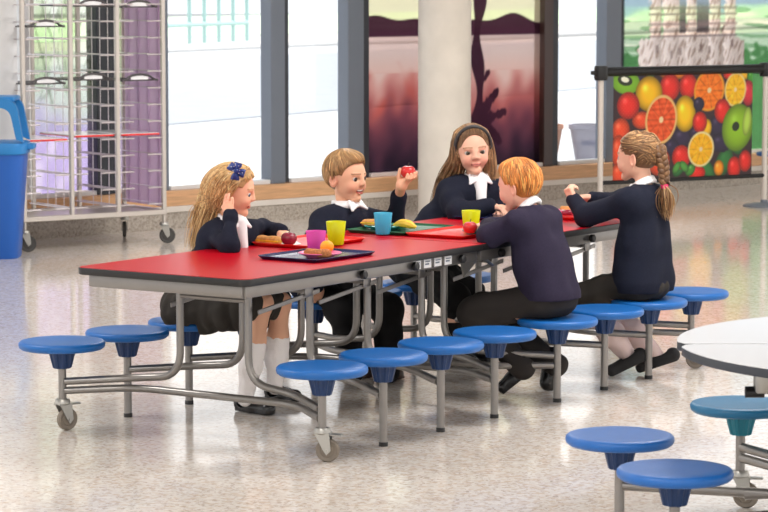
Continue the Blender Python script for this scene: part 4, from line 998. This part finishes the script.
for i in range(1500):
    ph = r.uniform(.45, 2*math.pi-.55); th = r.uniform(.05, .9); sgn = 1 if ph < math.pi else -1
    p0 = scalp(H, th, ph*.75 if ph < math.pi else 2*math.pi-(2*math.pi-ph)*.75, .075)
    ph2 = math.pi+(ph-math.pi)*.75; p1 = scalp(H, r.uniform(.9, 1.3), ph2, .072); p2 = scalp(H, r.uniform(1.5, 2.1), math.pi+(ph-math.pi)*.62, .085)
    e = r.normal(size=3)*A3(.022, .022, .0); L = r.uniform(.45, 1.0)
    w1 = P(214, 206, y=.79)+e*1.2+A3(0, 0, r.normal()*.01); w2 = P(206, 228, y=.76)+e*1.1+RGT*r.normal()*.006; w3 = P(200, 248, y=.73)+e*.9+A3(0, 0, r.normal()*.012)
    pts = [p0, p1, p2, w1]+([w2] if L > .55 else [])+([w3] if L > .7 else [])
    h.strand(pts, .0020*r.uniform(.7, 1.4), 4, (226, 190, 136) if r.random() < .35 else ((150, 108, 64) if r.random() < .3 else None), .10)
for i in range(60):      # swept fringe
    a = r.uniform(0, 1); h.strand([scalp(H, .25, -.9+a*.5, .06), scalp(H, .62, -.4+a*.9, .085+.03*a), scalp(H, .95, .55+a*.75, .07), scalp(H, 1.25, 1.15+a*.6, .075)], .003, 4, (224, 186, 130) if r.random() < .4 else None, .1)
for i in range(420):
    ph = r.uniform(-1.5, 1.5); th = r.uniform(.7, 1.35); h.strand([scalp(H, th, ph, .05), scalp(H, th*.6+.1, ph*1.1+.1, .07), scalp(H, .35, ph*1.3+.2, .07), scalp(H, .6, math.pi, .07)], .0018, 4, (222, 184, 128) if r.random() < .4 else None, .12, root=.003)
h.build(K.o)
bq = MB(); bcen = P(236, 171, y=y0-.09); T = -FWD
def petal(q, c, d, ln, wd):
    d = nrm(d); s_ = nrm(np.cross(T, d)); V = []; 
    for i in range(9):
        t = i/8; w_ = wd*(.18+.82*math.sin(min(t*1.25, 1)*math.pi/2)); th = .010*math.sin(t*math.pi)+.003
        for (a, b) in ((-1, 0), (-.5, 1), (0, .75), (.5, 1), (1, 0), (.5, -.6), (-.5, -.6)): V.append(c+d*ln*t*(1-.12*(a == 0)*(t > .9))+s_*w_*a+T*th*b)
    F_ = [[i*7+j, i*7+(j+1) % 7, (i+1)*7+(j+1) % 7, (i+1)*7+j] for i in range(8) for j in range(7)]+[list(range(7))[::-1], list(range(56, 63))]; q.add(V, F_)
X_, Y_ = RGT, CUP
for dx, dy, ln, wd in ((-.62, .55, .036, .017), (.25, .8, .034, .016), (.75, -.25, .036, .017), (-.1, -.75, .036, .017)): petal(bq, bcen, X_*dx+Y_*dy, ln, wd)
bw = bq.build('hair_bow', M['bow'], K.o); bq = MB(); bq.ell(bcen+T*.008, (.010, .010, .010)); bq.build('bow_knot', M['bow'], bw)
bq = MB()
for k in range(14): bq.ell(bcen+X_*r.uniform(-.03, .03)+Y_*r.uniform(-.03, .03)+T*.0135, (.0016,)*3, n=5)
bq.build('dots', M['napkin'], bw)

# ---------------------------------------------------------------- boy with the apple
y0 = RY[4]; pel = A3(-.600, y0, .425); N = P(346, 208.5, y=1.745)
shR, shL = N+A3(-.035, -.122, -.048), N+A3(.0, .122, -.048)
elR = P(316, 255, y=1.46); wrR = A3(-.488, 1.515, .415); elL = P(395, 226, y=1.95); wrL = P(399, 196, y=1.90)
knR, knL = P(346, 314, y=1.585), P(388, 309, y=1.70); anR, anL = P(352, 368, y=1.60), P(388, 368, y=1.73)
legs = [(A3(-.575, y0-.06, .415), knR, anR), (A3(-.575, y0+.06, .415), knL, anL)]
apc = P(408, 172, y=1.88); dA = float((apc-CAM)@FWD)
def hApple(v):
    q = lambda u, w_, dd: P(u, w_, d=dA+dd)
    v.cap(wrL, q(401.5, 186, .0), .021, .022, .012); v.cap(q(401.5, 186, -.004), q(405.5, 181.5, -.008), .021, .018, .012); v.cap(q(401, 184, .006), q(403, 180, .012), .019, .014, .012)
    for b, m_, t_ in ((( 405, 182.5, -.016), (406.8, 178.5, -.036), (407.6, 174.6, -.038)), ((407.5, 182, -.012), (410.3, 178.5, -.032), (411.3, 174.2, -.032)), ((409, 181, -.004), (413.3, 177.6, -.022), (414.6, 173.2, -.022)), ((409, 180.5, .008), (415, 176.8, -.004), (416.6, 172.6, -.004))):
        v.cap(q(*b), q(*m_), .0082, .0078, .004); v.cap(q(*m_), q(*t_), .0078, .0066, .003)
    v.cap(q(400.5, 183, .0), q(398.6, 176.5, -.004), .0105, .0092, .008); v.cap(q(398.6, 176.5, -.004), q(400.0, 169.5, -.010), .009, .0072, .003)
hR = lambda v: hand(v, wrR, A3(-.02, .18, -1), A3(-.75, .6, 0), .9, 1, (.5, .5, .5, .5), (.5, .5))
K = kid('smiling boy with short brown hair in navy jumper holding up a red apple', y0, P(346.5, 176.5, y=1.745), A3(.97, .0, -.04), A3(0, 0, 1), .208, N, pel, shR, elR, wrR, shL, elL, wrL, legs, [hApple, hR], (234, 178, 146), (196, 100, 92), (120, 88, 56), (50, 34, 24), True, look=(.22, 0))
sweater(K, M['navy'], N, pel, [(shR, elR, wrR), (shL, elL, wrL)], 13, .010)
shirt(K, N, (1, 0, 0), (0, -1, 0), True, .055)
v = trousers(K, M['black_cloth'], pel, legs, 4); seat_cut(v, (-A_, y0)); v.build('trousers', M['black_cloth'], K.o)
for a_, h0, t0 in ((anR, P(346, 374, z=.004), P(372, 378, z=.004)), (anL, P(378, 376, z=.004), P(402, 379, z=.004))): shoe(h0, t0, M['brown_shoe'], K.o, .033, .055, open_=False)
short_hair(K, (150, 112, 70), 21, .83, .20, 2400, .7, .02, (186, 148, 100), .02, .05, .02)

# ---------------------------------------------------------------- girl with the headband
y0 = RY[6]; pel = A3(-.600, y0, .425); N = P(476, 181, y=2.60)
lat = nrm((-.5, -.86, 0)); shR, shL = N+lat*.122+A3(-.02, 0, -.048), N-lat*.122+A3(0, 0, -.048)
elR = P(459, 213, y=2.38); wrR = P(490, 206, y=2.50); elL = P(503, 204, y=2.86); wrL = P(500, 207, y=2.66)
legs = [(A3(-.575, y0-.06, .415), P(455, 297, y=2.30), P(452, 350, y=2.32)), (A3(-.575, y0+.06, .415), P(470, 294, y=2.44), P(468, 350, y=2.46))]
hR = lambda v: hand(v, wrR, A3(.75, .5, -.15), A3(0, 0, -1), .88, 1, (.4, .4, .45, .45), (.6, .4))
hL = lambda v: hand(v, wrL, A3(.6, -.6, -.15), A3(0, 0, -1), .88, -1, (.4, .4, .45, .45), (.6, .4))
K = kid('girl with very long brown hair and dark headband, looking towards the camera', y0, P(472.5, 149.5, y=2.58), A3(.66, -.75, -.06), A3(-.06, -.045, 1), .212, N, pel, shR, elR, wrR, shL, elL, wrL, legs, [hR, hL], (236, 184, 158), (206, 118, 112), (150, 110, 80), (88, 84, 70))
H = K.H
sweater(K, M['navy'], N, pel, [(shR, elR, wrR), (shL, elL, wrL)], 23, .010, None, (nrm((.85, -.5, 0)), .12), name='cardigan')
shirt(K, N, (.80, -.6, 0), lat, True, .046, (.11, .08))
v = Vol(*bounds([pel]+[p for l in legs for p in l[:2]], .15), .004)
for (h_, k_, a_) in legs: v.cap(h_, k_, .088, .070, .05)
v.ell(pel+A3(.02, 0, -.02), (.14, .15, .085), k=.05); v.folds(.006, 50, 6); seat_cut(v, (-A_, y0)); v.build('skirt', M['black_cloth'], K.o)
for (h_, k_, a_) in legs:
    v = Vol(*bounds([k_, a_], .08), .004); v.cap(a_-A3(0, 0, .02), k_, .034, .05, .02); v.build('tights', M['black_cloth'], K.o)
    shoe(a_*[1, 1, 0]+A3(-.02, .0, .004), a_*[1, 1, 0]+A3(.15, -.02, .004), M['shoe'], K.o, open_=False)
h = Hair((132, 98, 66), 31); r = h.r; T = -FWD
v2 = Vol(*bounds([H.pt(0, 0, .5), P(436, 218, y=2.5)], .17), .003)
v2.ell(H.pt(*CR_C), (CR_R+A3(.018, .03, .045))*H.s, H.R, .0); v2.ell(H.pt(0, .50, .47), A3(.345, .41, .44)*H.s, H.R, .02*H.s, 'sub'); v2.halfspace(H.pt(0, 0, .2), -H.R[2])
ch = lambda pts, rs: [v2.cap(a, b, ra, rb, .025) for a, b, ra, rb in zip(pts, pts[1:], rs, rs[1:])]
Lh = [H.pt(.30, -.04, .62), H.pt(.355, -.02, .30), P(449, 178, y=2.58), P(441, 200, y=2.55), P(437, 216, y=2.54)]; Rh = [H.pt(-.30, -.06, .62), H.pt(-.335, -.0, .30), H.pt(-.33, .03, 0), H.pt(-.30, .04, -.16)]
ch(Lh, (.022, .024, .030, .024, .010)); ch(Rh, (.018, .018, .016, .008)); h.vol(v2)
for i in range(1300):
    s_ = r.random() < .66; e = r.normal(size=3)*A3(.014, .014, .010); th0 = r.uniform(.05, .6)
    if s_: pts = [scalp(H, th0, r.uniform(-.2, 2.6), .06), scalp(H, 1.15, r.uniform(1.25, 2.0), .075), Lh[1]+e, Lh[2]+e*1.3, Lh[3]+e*1.2, Lh[4]+e*1.0+A3(0, 0, r.normal()*.012)]
    else: pts = [scalp(H, th0, -r.uniform(-.2, 2.6), .06), scalp(H, 1.15, -r.uniform(1.25, 2.0), .07), Rh[1]+e*.8, Rh[2]+e*.8, Rh[3]+e*.8]
    h.strand(pts, .0019*r.uniform(.7, 1.4), 4, (178, 140, 100) if r.random() < .35 else None, .16)
for i in range(420):
    ph = r.uniform(-1.6, 1.6); th = r.uniform(.5, 1.4); h.strand([scalp(H, th, ph, .03), scalp(H, th*.6+.1, ph*1.05, .05), scalp(H, .3, ph*1.2, .05), scalp(H, .5, math.pi, .05)], .0017, 4, (112, 80, 52) if r.random() < .5 else None, .14, root=.003)
h.build(K.o)
q = MB(); q.tube([scalp(H, .62+.55*abs(math.sin(a))**2, a+0.0, .085) if False else H.pt(.375*math.cos(a), .10+.08*math.sin(a), .60+.405*math.sin(a)) for a in np.linspace(-.25, math.pi+.25, 30)], .0095, 10); hb = q.build('headband', M['headband'], K.o)
# ---------------------------------------------------------------- ginger boy
y0 = RY[4]; pel = A3(.575, y0, .43); N = P(531, 211, y=y0)
shL, shR = N+A3(.0, -.125, -.045), N+A3(.0, .125, -.045)
elL = P(490, 236, y=1.51); wrL = A3(.20, 1.80, .692); elR = A3(.33, 1.90, .695); wrR = A3(.20, 1.76, .690)
legs = [(A3(.565, y0-.065, .415), P(474, 313, y=1.55), P(521, 366, y=1.60)), (A3(.565, y0+.065, .415), P(482, 309, y=1.72), P(552, 362, y=1.77))]
hL = lambda v: hand(v, wrL, A3(-.8, .4, -.05), A3(0, 0, -1), .9, 1, (.4, .4, .45, .45), (.6, .4))
hR = lambda v: hand(v, wrR, A3(-.9, -.1, -.05), A3(0, 0, -1), .9, -1, (.4, .4, .45, .45), (.6, .4))
K = kid('boy with short ginger hair seen from behind, in plum navy jumper, leaning on the table', y0, P(518.5, 185.5, y=y0), A3(-.985, -.02, -.15), A3(0, 0, 1), .200, N, pel, shR, elR, wrR, shL, elL, wrL, legs, [hL, hR], (242, 186, 162), (214, 130, 116), (206, 140, 90), (80, 100, 120))
sweater(K, M['plum'], N, pel, [(shR, elR, wrR), (shL, elL, wrL)], 33, .010, pel+A3(0, 0, -.005), fold=.005, flare=.014)
shirt(K, N, (-1, 0, 0), (0, 1, 0), True, .048)
v = trousers(K, M['trouser'], pel, legs, 7); seat_cut(v, (A_, y0)); v.build('trousers', M['trouser'], K.o)
for a_, t0, hp in ((legs[0][2], P(502, 395, z=.006), (532, 371)), (legs[1][2], P(548, 392, z=.006), (559, 363))):
    h0 = P(hp[0], hp[1], y=t0[1]+.05); d = h0-t0; h0 = t0+d*min(1, .19/np.linalg.norm(d)); shoe(h0, t0, M['shoe'], K.o, .033, .056, open_=False)
    v = Vol(*bounds([a_, h0, t0], .06), .003); v.cap(a_+A3(0, 0, .03), h0*.68+t0*.32+A3(0, 0, .035), .034, .028, .01); v.build('sock', M['black_cloth'], K.o)
short_hair(K, (206, 126, 56), 41, .80, .16, 2600, .5, .016, (232, 162, 88), .02, .045, .02)

# ---------------------------------------------------------------- girl with the plait
y0 = RY[6]; pel = A3(.575, y0, .425); N = P(645, 188, y=y0)
shL, shR = N+A3(-.01, -.122, -.045), N+A3(.0, .122, -.045)
elL = P(586, 216, y=2.33); wrL = P(573, 199, y=2.39); elR = P(606, 203, y=2.66); wrR = P(592, 198, y=2.52)
legs = [(A3(.56, y0-.06, .42), P(584, 297, y=2.37), P(630, 358, y=2.44)), (A3(.56, y0+.06, .42), P(594, 294, y=2.52), P(657, 356, y=2.58))]
hL = lambda v: hand(v, wrL, A3(-.35, -.15, .75), A3(.4, .8, .1), .86, 1, (.9, .9, .95, 1.0), (.3, .8))
hR = lambda v: hand(v, wrR, A3(-.85, -.45, -.05), A3(.0, -.4, -.8), .86, -1, (.7, .7, .75, .8), (.4, .7))
K = kid('girl with plaited brown hair and pink hair tie in dark jumper, hands raised', y0, P(637, 156.5, y=y0), A3(-.99, -.06, -.02), A3(0, 0, 1), .205, N, pel, shR, elR, wrR, shL, elL, wrL, legs, [hL, hR], (240, 188, 162), (214, 130, 116), (160, 116, 80), (80, 80, 70))
H = K.H
sweater(K, M['navy'], N, pel, [(shR, elR, wrR), (shL, elL, wrL)], 43, .008, pel+A3(0, 0, -.045), fold=.004, flare=.028)
shirt(K, N, (-1, 0, 0), (0, 1, 0), True, .046)
v = Vol(*bounds([pel]+[p for l in legs for p in l[:2]], .16), .004)
for (h_, k_, a_) in legs: v.cap(h_, k_, .076, .064, .05)
v.ell(pel+A3(.0, 0, -.025), (.115, .13, .07), k=.05); v.folds(.006, 50, 16); seat_cut(v, (A_, y0)); v.build('skirt', M['skirt'], K.o)
for (h_, k_, a_) in legs:
    v = Vol(*bounds([k_, a_], .08), .003); d = nrm(k_-a_); L = np.linalg.norm(k_-a_)
    v.cap(a_-d*.01, a_+d*L*.40, .031, .056, .02); v.cap(a_+d*L*.40, a_+d*L*.66, .056, .054, .02); v.folds(.002, 70, 12); v.build('sock', M['pink_sock'], K.o)
for a_, t0, hp in ((legs[0][2], P(609, 377, z=.006), (648, 358)), (legs[1][2], P(637, 373, z=.006), (686, 357))):
    h0 = P(hp[0], hp[1], y=t0[1]+.10); d = h0-t0; h0 = t0+d*min(1, .2/np.linalg.norm(d)); shoe(h0, t0, M['velvet'], K.o, .029, .044, an=a_)
h = Hair((122, 86, 54), 51); r = h.r; v = hair_cap(H, .035, .80, .26, True, .0)
v.ell(H.pt(0, -.47, .52), A3(.13, .13, .22)*H.s, H.R, .05*H.s); h.vol(v)
for i in range(900):
    s_ = r.choice((-1, 1)); ph = r.uniform(0, 2.6)*s_; th = r.uniform(.15, 1.05) if abs(ph) < .8 else r.uniform(.2, 1.6 if abs(ph) < 1.7 else 2.3)
    p0 = scalp(H, th, ph, .045); e = H.pt(r.uniform(-.08, .08), -.55, r.uniform(.38, .70)); ph2 = ph+(math.pi*s_-ph)*.5
    h.strand([p0, scalp(H, th*.6+.5, ph+(math.pi*s_-ph)*.28, .055), scalp(H, .75*th+.40, ph2, .058), scalp(H, .45*th+.72, ph+(math.pi*s_-ph)*.85, .06), e], .0024*r.uniform(.7, 1.3), 4, (182, 142, 98) if r.random() < .35 else None, .16)
pl = [H.pt(0, -.50, .70), P(660, 152, y=y0), P(663.5, 168, y=y0), P(664.5, 184, y=y0)]
L_ = 60
def along(pts, t):
    n = len(pts)-1; i = min(int(t*n), n-1); f = t*n-i; return pts[i]*(1-f)+pts[i+1]*f
for k in range(3):
    path = []
    for j in range(L_):
        t = j/(L_-1); a = t*2*math.pi*3.0+k*2*math.pi/3; path.append(along(pl, t)+RGT*.017*math.sin(a)*(1-.3*t)+FWD*.013*math.sin(2*a)*(1-.3*t))
    V = MB().tube(path, np.linspace(.0165, .0125, L_), 10); h.put(V.V[0], np.array([f for f in V.F if len(f) == 4]), np.tile(hcol((122-12*k, 86-9*k, 52-4*k)), (len(V.V[0]), 1)))
tp = P(664.5, 186, y=y0)
v = Vol(*bounds([tp, P(667, 212, y=y0)], .06), .003); v.cap(tp, P(666, 196, y=y0), .011, .022, .01); v.cap(P(666, 196, y=y0), P(667, 212, y=y0), .022, .008, .01); keep = h.vl; h.vol(v); h.vl = keep
for i in range(120):
    e = r.normal(size=3)*.011; h.strand([tp+e*.4, P(666, 196, y=y0)+e*1.3, P(667, 206, y=y0)+e*1.4, P(667+r.normal()*1.5, 215+r.normal()*2, y=y0)+e*1.0], .0022, 4, (190, 150, 104) if r.random() < .4 else None, .14)
h.build(K.o)
q = MB(); d = nrm(tp-pl[-1]); q.tube([tp-d*.008, tp+d*.010], .0165, 14); q.build('hair_tie', M['pink_tie'], K.o)

# ================================================================== FOOD AND TABLEWARE
ZT = TH
def tray(label, m, cx, cy, w_, l_, rot=0, name='serving_tray', cat='tray'):
    R = np.array([[math.cos(rot), math.sin(rot), 0], [-math.sin(rot), math.cos(rot), 0], [0, 0, 1]]); c = A3(cx, cy, ZT+.0005); e = []
    def rr(k, r): return np.array(rrect(-w_/2+k, w_/2-k, -l_/2+k, l_/2-k, (r,)*4, 6))
    q = MB(); secs = [(rr(.014, .02), .0), (rr(.012, .02), .001), (rr(.002, .026), .0115), (rr(0, .028), .0125), (rr(.0, .028), .0145), (rr(.004, .026), .0145), (rr(.013, .02), .0055), (rr(.016, .018), .0045)]
    V = np.concatenate([np.c_[p, np.full(len(p), z)] for p, z in secs]) @ R + c; k = len(secs[0][0]); n = len(secs)
    q.add(V, [[i*k+j, i*k+(j+1) % k, (i+1)*k+(j+1) % k, (i+1)*k+j] for i in range(n-1) for j in range(k)]+[list(range(k))[::-1], list(range((n-1)*k, n*k))])
    o = q.build(name, m, sharp=.7); tag(o, label, cat); return c[2]+.005
def tumbler(label, m, c, z, r=.036, h_=.085):
    q = MB(); q.lathe([(0, 0), (r*.74, 0), (r*.78, .004), (r, h_), (r*.985, h_+.001), (r*.94, h_-.001), (r*.74, .006), (0, .005)], (c[0], c[1], z), 40); o = q.build('tumbler', m, sharp=.7); tag(o, label, 'cup'); return o
def plate(label, m, c, z, r=.065):
    q = MB(); q.lathe([(0, 0), (r*.62, 0), (r*.66, .003), (r*.97, .015), (r, .017), (r*.98, .0185), (r*.93, .017), (r*.66, .005), (0, .004)], (c[0], c[1], z), 44); o = q.build('plate', m, sharp=.7); tag(o, label, 'plate'); return z+.006
def apple(label, m, c, r=.034):
    def wp(V):
        V = V.copy(); rr = np.hypot(V[:, 0], V[:, 1]); V[:, 2] = V[:, 2]*.9-np.where(V[:, 2] > 0, .28, -.14)*np.exp(-(rr/.32)**2); V[:, :2] *= (1+.06*V[:, 2:3]); return V
    q = MB(); q.ell(c, (r, r, r), None, 20, wp); o = q.build('apple', m); tag(o, label, 'apple')
    q = MB(); q.tube(fillet([c+A3(0, 0, r*.58), c+A3(.001, 0, r*.9), c+A3(.004, .002, r*1.2)], .004, 3), .0016, 6); q.build('stem', M['stem'], o); return o
def loaf(label, m, a, b, z, r=.02, name='sandwich', filling=True, cat='sandwich'):
    a = A3(a[0], a[1], z); b = A3(b[0], b[1], z); d = nrm(b-a); s_ = np.cross(A3(0, 0, 1), d)
    v = Vol(*bounds([a, b], .06), .003); v.cap(a+d*r+A3(0, 0, r*.55), b-d*r+A3(0, 0, r*.55), r*.9, r*.95, .01); v.folds(.0012, 120, 3); v.halfspace((0, 0, z+.0005), (0, 0, -1)); top = None
    if filling: v.box((a+b)/2+A3(0, 0, r*.62), (np.linalg.norm(b-a)*.6, .1, r*.10), .001, np.array([d, s_, [0, 0, 1]]), .0, 'sub')
    o = v.build(name, m); tag(o, label, cat)
    if filling:
        q = MB(); n = 26; V = []
        for sgn in (-1, 1):
            pass
        q.rbox((a+b)/2+A3(0, 0, r*.62), (np.linalg.norm(b-a)*.96, r*1.95, r*.3), .003, 2, np.array([d, s_, [0, 0, 1]])); q.build('filling', M['filling'], o)
    return o
fz = lambda u, v_: P(u, v_, z=ZT+.006)
# girl with the bow: red tray
zt = tray('red serving tray under the baguette, in front of the girl with the bow', M['tray_red'], -.205, 1.06, .29, .42, .0)
a, b = fz(256, 243), fz(281, 245)
loaf('filled baguette sandwich beside the dark red apple on the red tray', M['bread'], a, b, zt, .023)
apple('dark red apple on the red tray beside the filled baguette', M['plum_apple'], fz(289, 246)*[1, 1, 0]+A3(0, 0, zt+.030), .032)
q = MB(); c = P(286, 238.5, z=ZT+.03); c[2] = zt
q.add([c+A3(-.04, -.03, .001), c+A3(.05, -.02, .001), c+A3(.04, .05, .001), c+A3(-.04, .04, .001), c+A3(-.02, .0, .03), c+A3(.02, .02, .022)], [[0, 1, 4], [1, 5, 4], [1, 2, 5], [2, 3, 5], [3, 4, 5], [3, 0, 4], [0, 3, 2, 1]])
tag(q.build('napkin', M['napkin'], smooth=False), 'crumpled white paper napkin on the red tray behind the dark red apple', 'napkin')
tumbler('yellow plastic tumbler behind the navy tray, taller beside the magenta one', M['cup_yellow'], P(336, 244.5, z=zt), zt, .040, .092)
# near navy tray
zn = tray('dark navy serving tray with pale rim at the front edge of the red table', M['tray_navy'], .135, .635, .29, .40, -.02)
tumbler('magenta plastic tumbler standing behind the orange on the navy tray', M['cup_magenta'], P(316, 251.5, z=zn), zn, .040, .080)
pc = P(320, 257, z=zn); zp = plate('pink plate with a seeded roll on the navy tray', M['plate_pink'], pc, zn, .084)
loaf('seeded brown roll lying on the pink plate', M['seeded'], P(304, 256, z=zp), P(331, 257.5, z=zp), zp, .021, 'bread_roll', False, 'bread')
c = P(327, 253.5, z=zp); q = MB(); q.ell(A3(c[0], c[1], zp+.026), (.027, .027, .025), None, 18); o = q.build('orange_fruit', M['orange']); tag(o, 'small orange on the pink plate in front of the magenta tumbler', 'orange'); q = MB(); q.ell(A3(c[0], c[1], zp+.051), (.0035, .0035, .0015), None, 6); q.build('stem_end', M['stem'], o)
# green tray
zg = tray('dark green serving tray with the blue tumbler, in front of the smiling boy', M['tray_green'], -.205, 1.735, .30, .42, .0)
pc = P(384, 229.5, z=zg); zp = plate('small teal plate with banana and sandwich on the green tray', M['plate_teal'], pc, zg, .085)
tumbler('light blue plastic tumbler at the front of the green tray', M['cup_cyan'], P(383, 234, z=zg), zg, .039, .088)
loaf('small brown sandwich left of the blue tumbler on the green tray', M['bread'], P(361, 228.5, z=zg), P(378, 229, z=zg), zg+.014, .019)
bp = [P(394, 225, z=zg+.02), P(401, 223, z=zg+.032), P(409, 224, z=zg+.032), P(416, 227.5, z=zg+.018)]
q = MB(); pts = fillet(bp, .05, 6); n = len(pts); q.tube(pts, np.interp(np.linspace(0, 1, n), [0, .08, .3, .75, .92, 1], [.006, .013, .0175, .0185, .015, .007]), 8); o = q.build('banana', M['banana']); tag(o, 'yellow banana on the green tray right of the blue tumbler', 'banana')
q = MB(); q.tube([pts[0], pts[0]-(pts[2]-pts[0])*.7], .004, 6); q.build('stem', M['stem'], o)
# ginger boy: red tray
zr = tray('red serving tray with yellow tumbler in front of the ginger boy', M['tray_red'], .085, 1.73, .29, .40, -.0)
tumbler('yellow plastic tumbler behind the red apple, in front of the ginger boy', M['cup_yellow'], P(471, 231.5, z=zr), zr, .040, .088)
pc = P(475, 234, z=zr); zp = plate('teal plate under the red apple in front of the ginger boy', M['plate_teal'], pc, zr, .055)
apple('red apple on the teal plate in front of the ginger boy', M['apple'], P(470, 234, z=zp)*[1, 1, 0]+A3(0, 0, zp+.027), .030)
apple('red apple held up in the smiling boy\'s hand', M['apple'], apc, .033)
# headband girl: navy tray with green food
zb = tray('navy serving tray with lettuce sandwich in front of the girl with the headband', M['tray_navy'], -.19, 2.52, .29, .40, .0)
loaf('sandwich with lettuce on the navy tray before the girl with the headband', M['lettuce'], P(487, 211.5, z=zb), P(502, 211.5, z=zb), zb, .022)
# plait girl: red tray
zq = tray('red serving tray beside the elbow of the girl with the plait', M['tray_red'], .02, 2.74, .29, .38, .0)
pc = P(566, 214, z=zq); zp = plate('pink plate on the red tray beside the girl with the plait', M['plate_pink'], pc, zq, .07)
loaf('dark red filled roll on the pink plate beside the girl with the plait', M['plum_apple'], P(561, 215, z=zp), P(573, 215, z=zp), zp, .016, 'bread_roll', False, 'bread')
loaf('bread finger above the dark red roll beside the girl with the plait', M['bread'], P(560, 211.5, z=zp), P(572, 212, z=zp), zp+.006, .013, 'bread_stick', False, 'bread')
q = MB(); k0, k1 = P(553, 211, z=zq+.02), P(564, 210, z=zq+.026); d = nrm(k1-k0); q.tube([k0, k0+(k1-k0)*.55], .0045, 8, flat=.4); q.tube([k0+(k1-k0)*.55, k0+(k1-k0)*.75, k1], [.004, .0075, .006], 8, flat=.25)
tag(q.build('dinner_knife', M['chrome']), 'steel table knife resting on the pink plate by the girl with the plait', 'knife')

if 0: pass
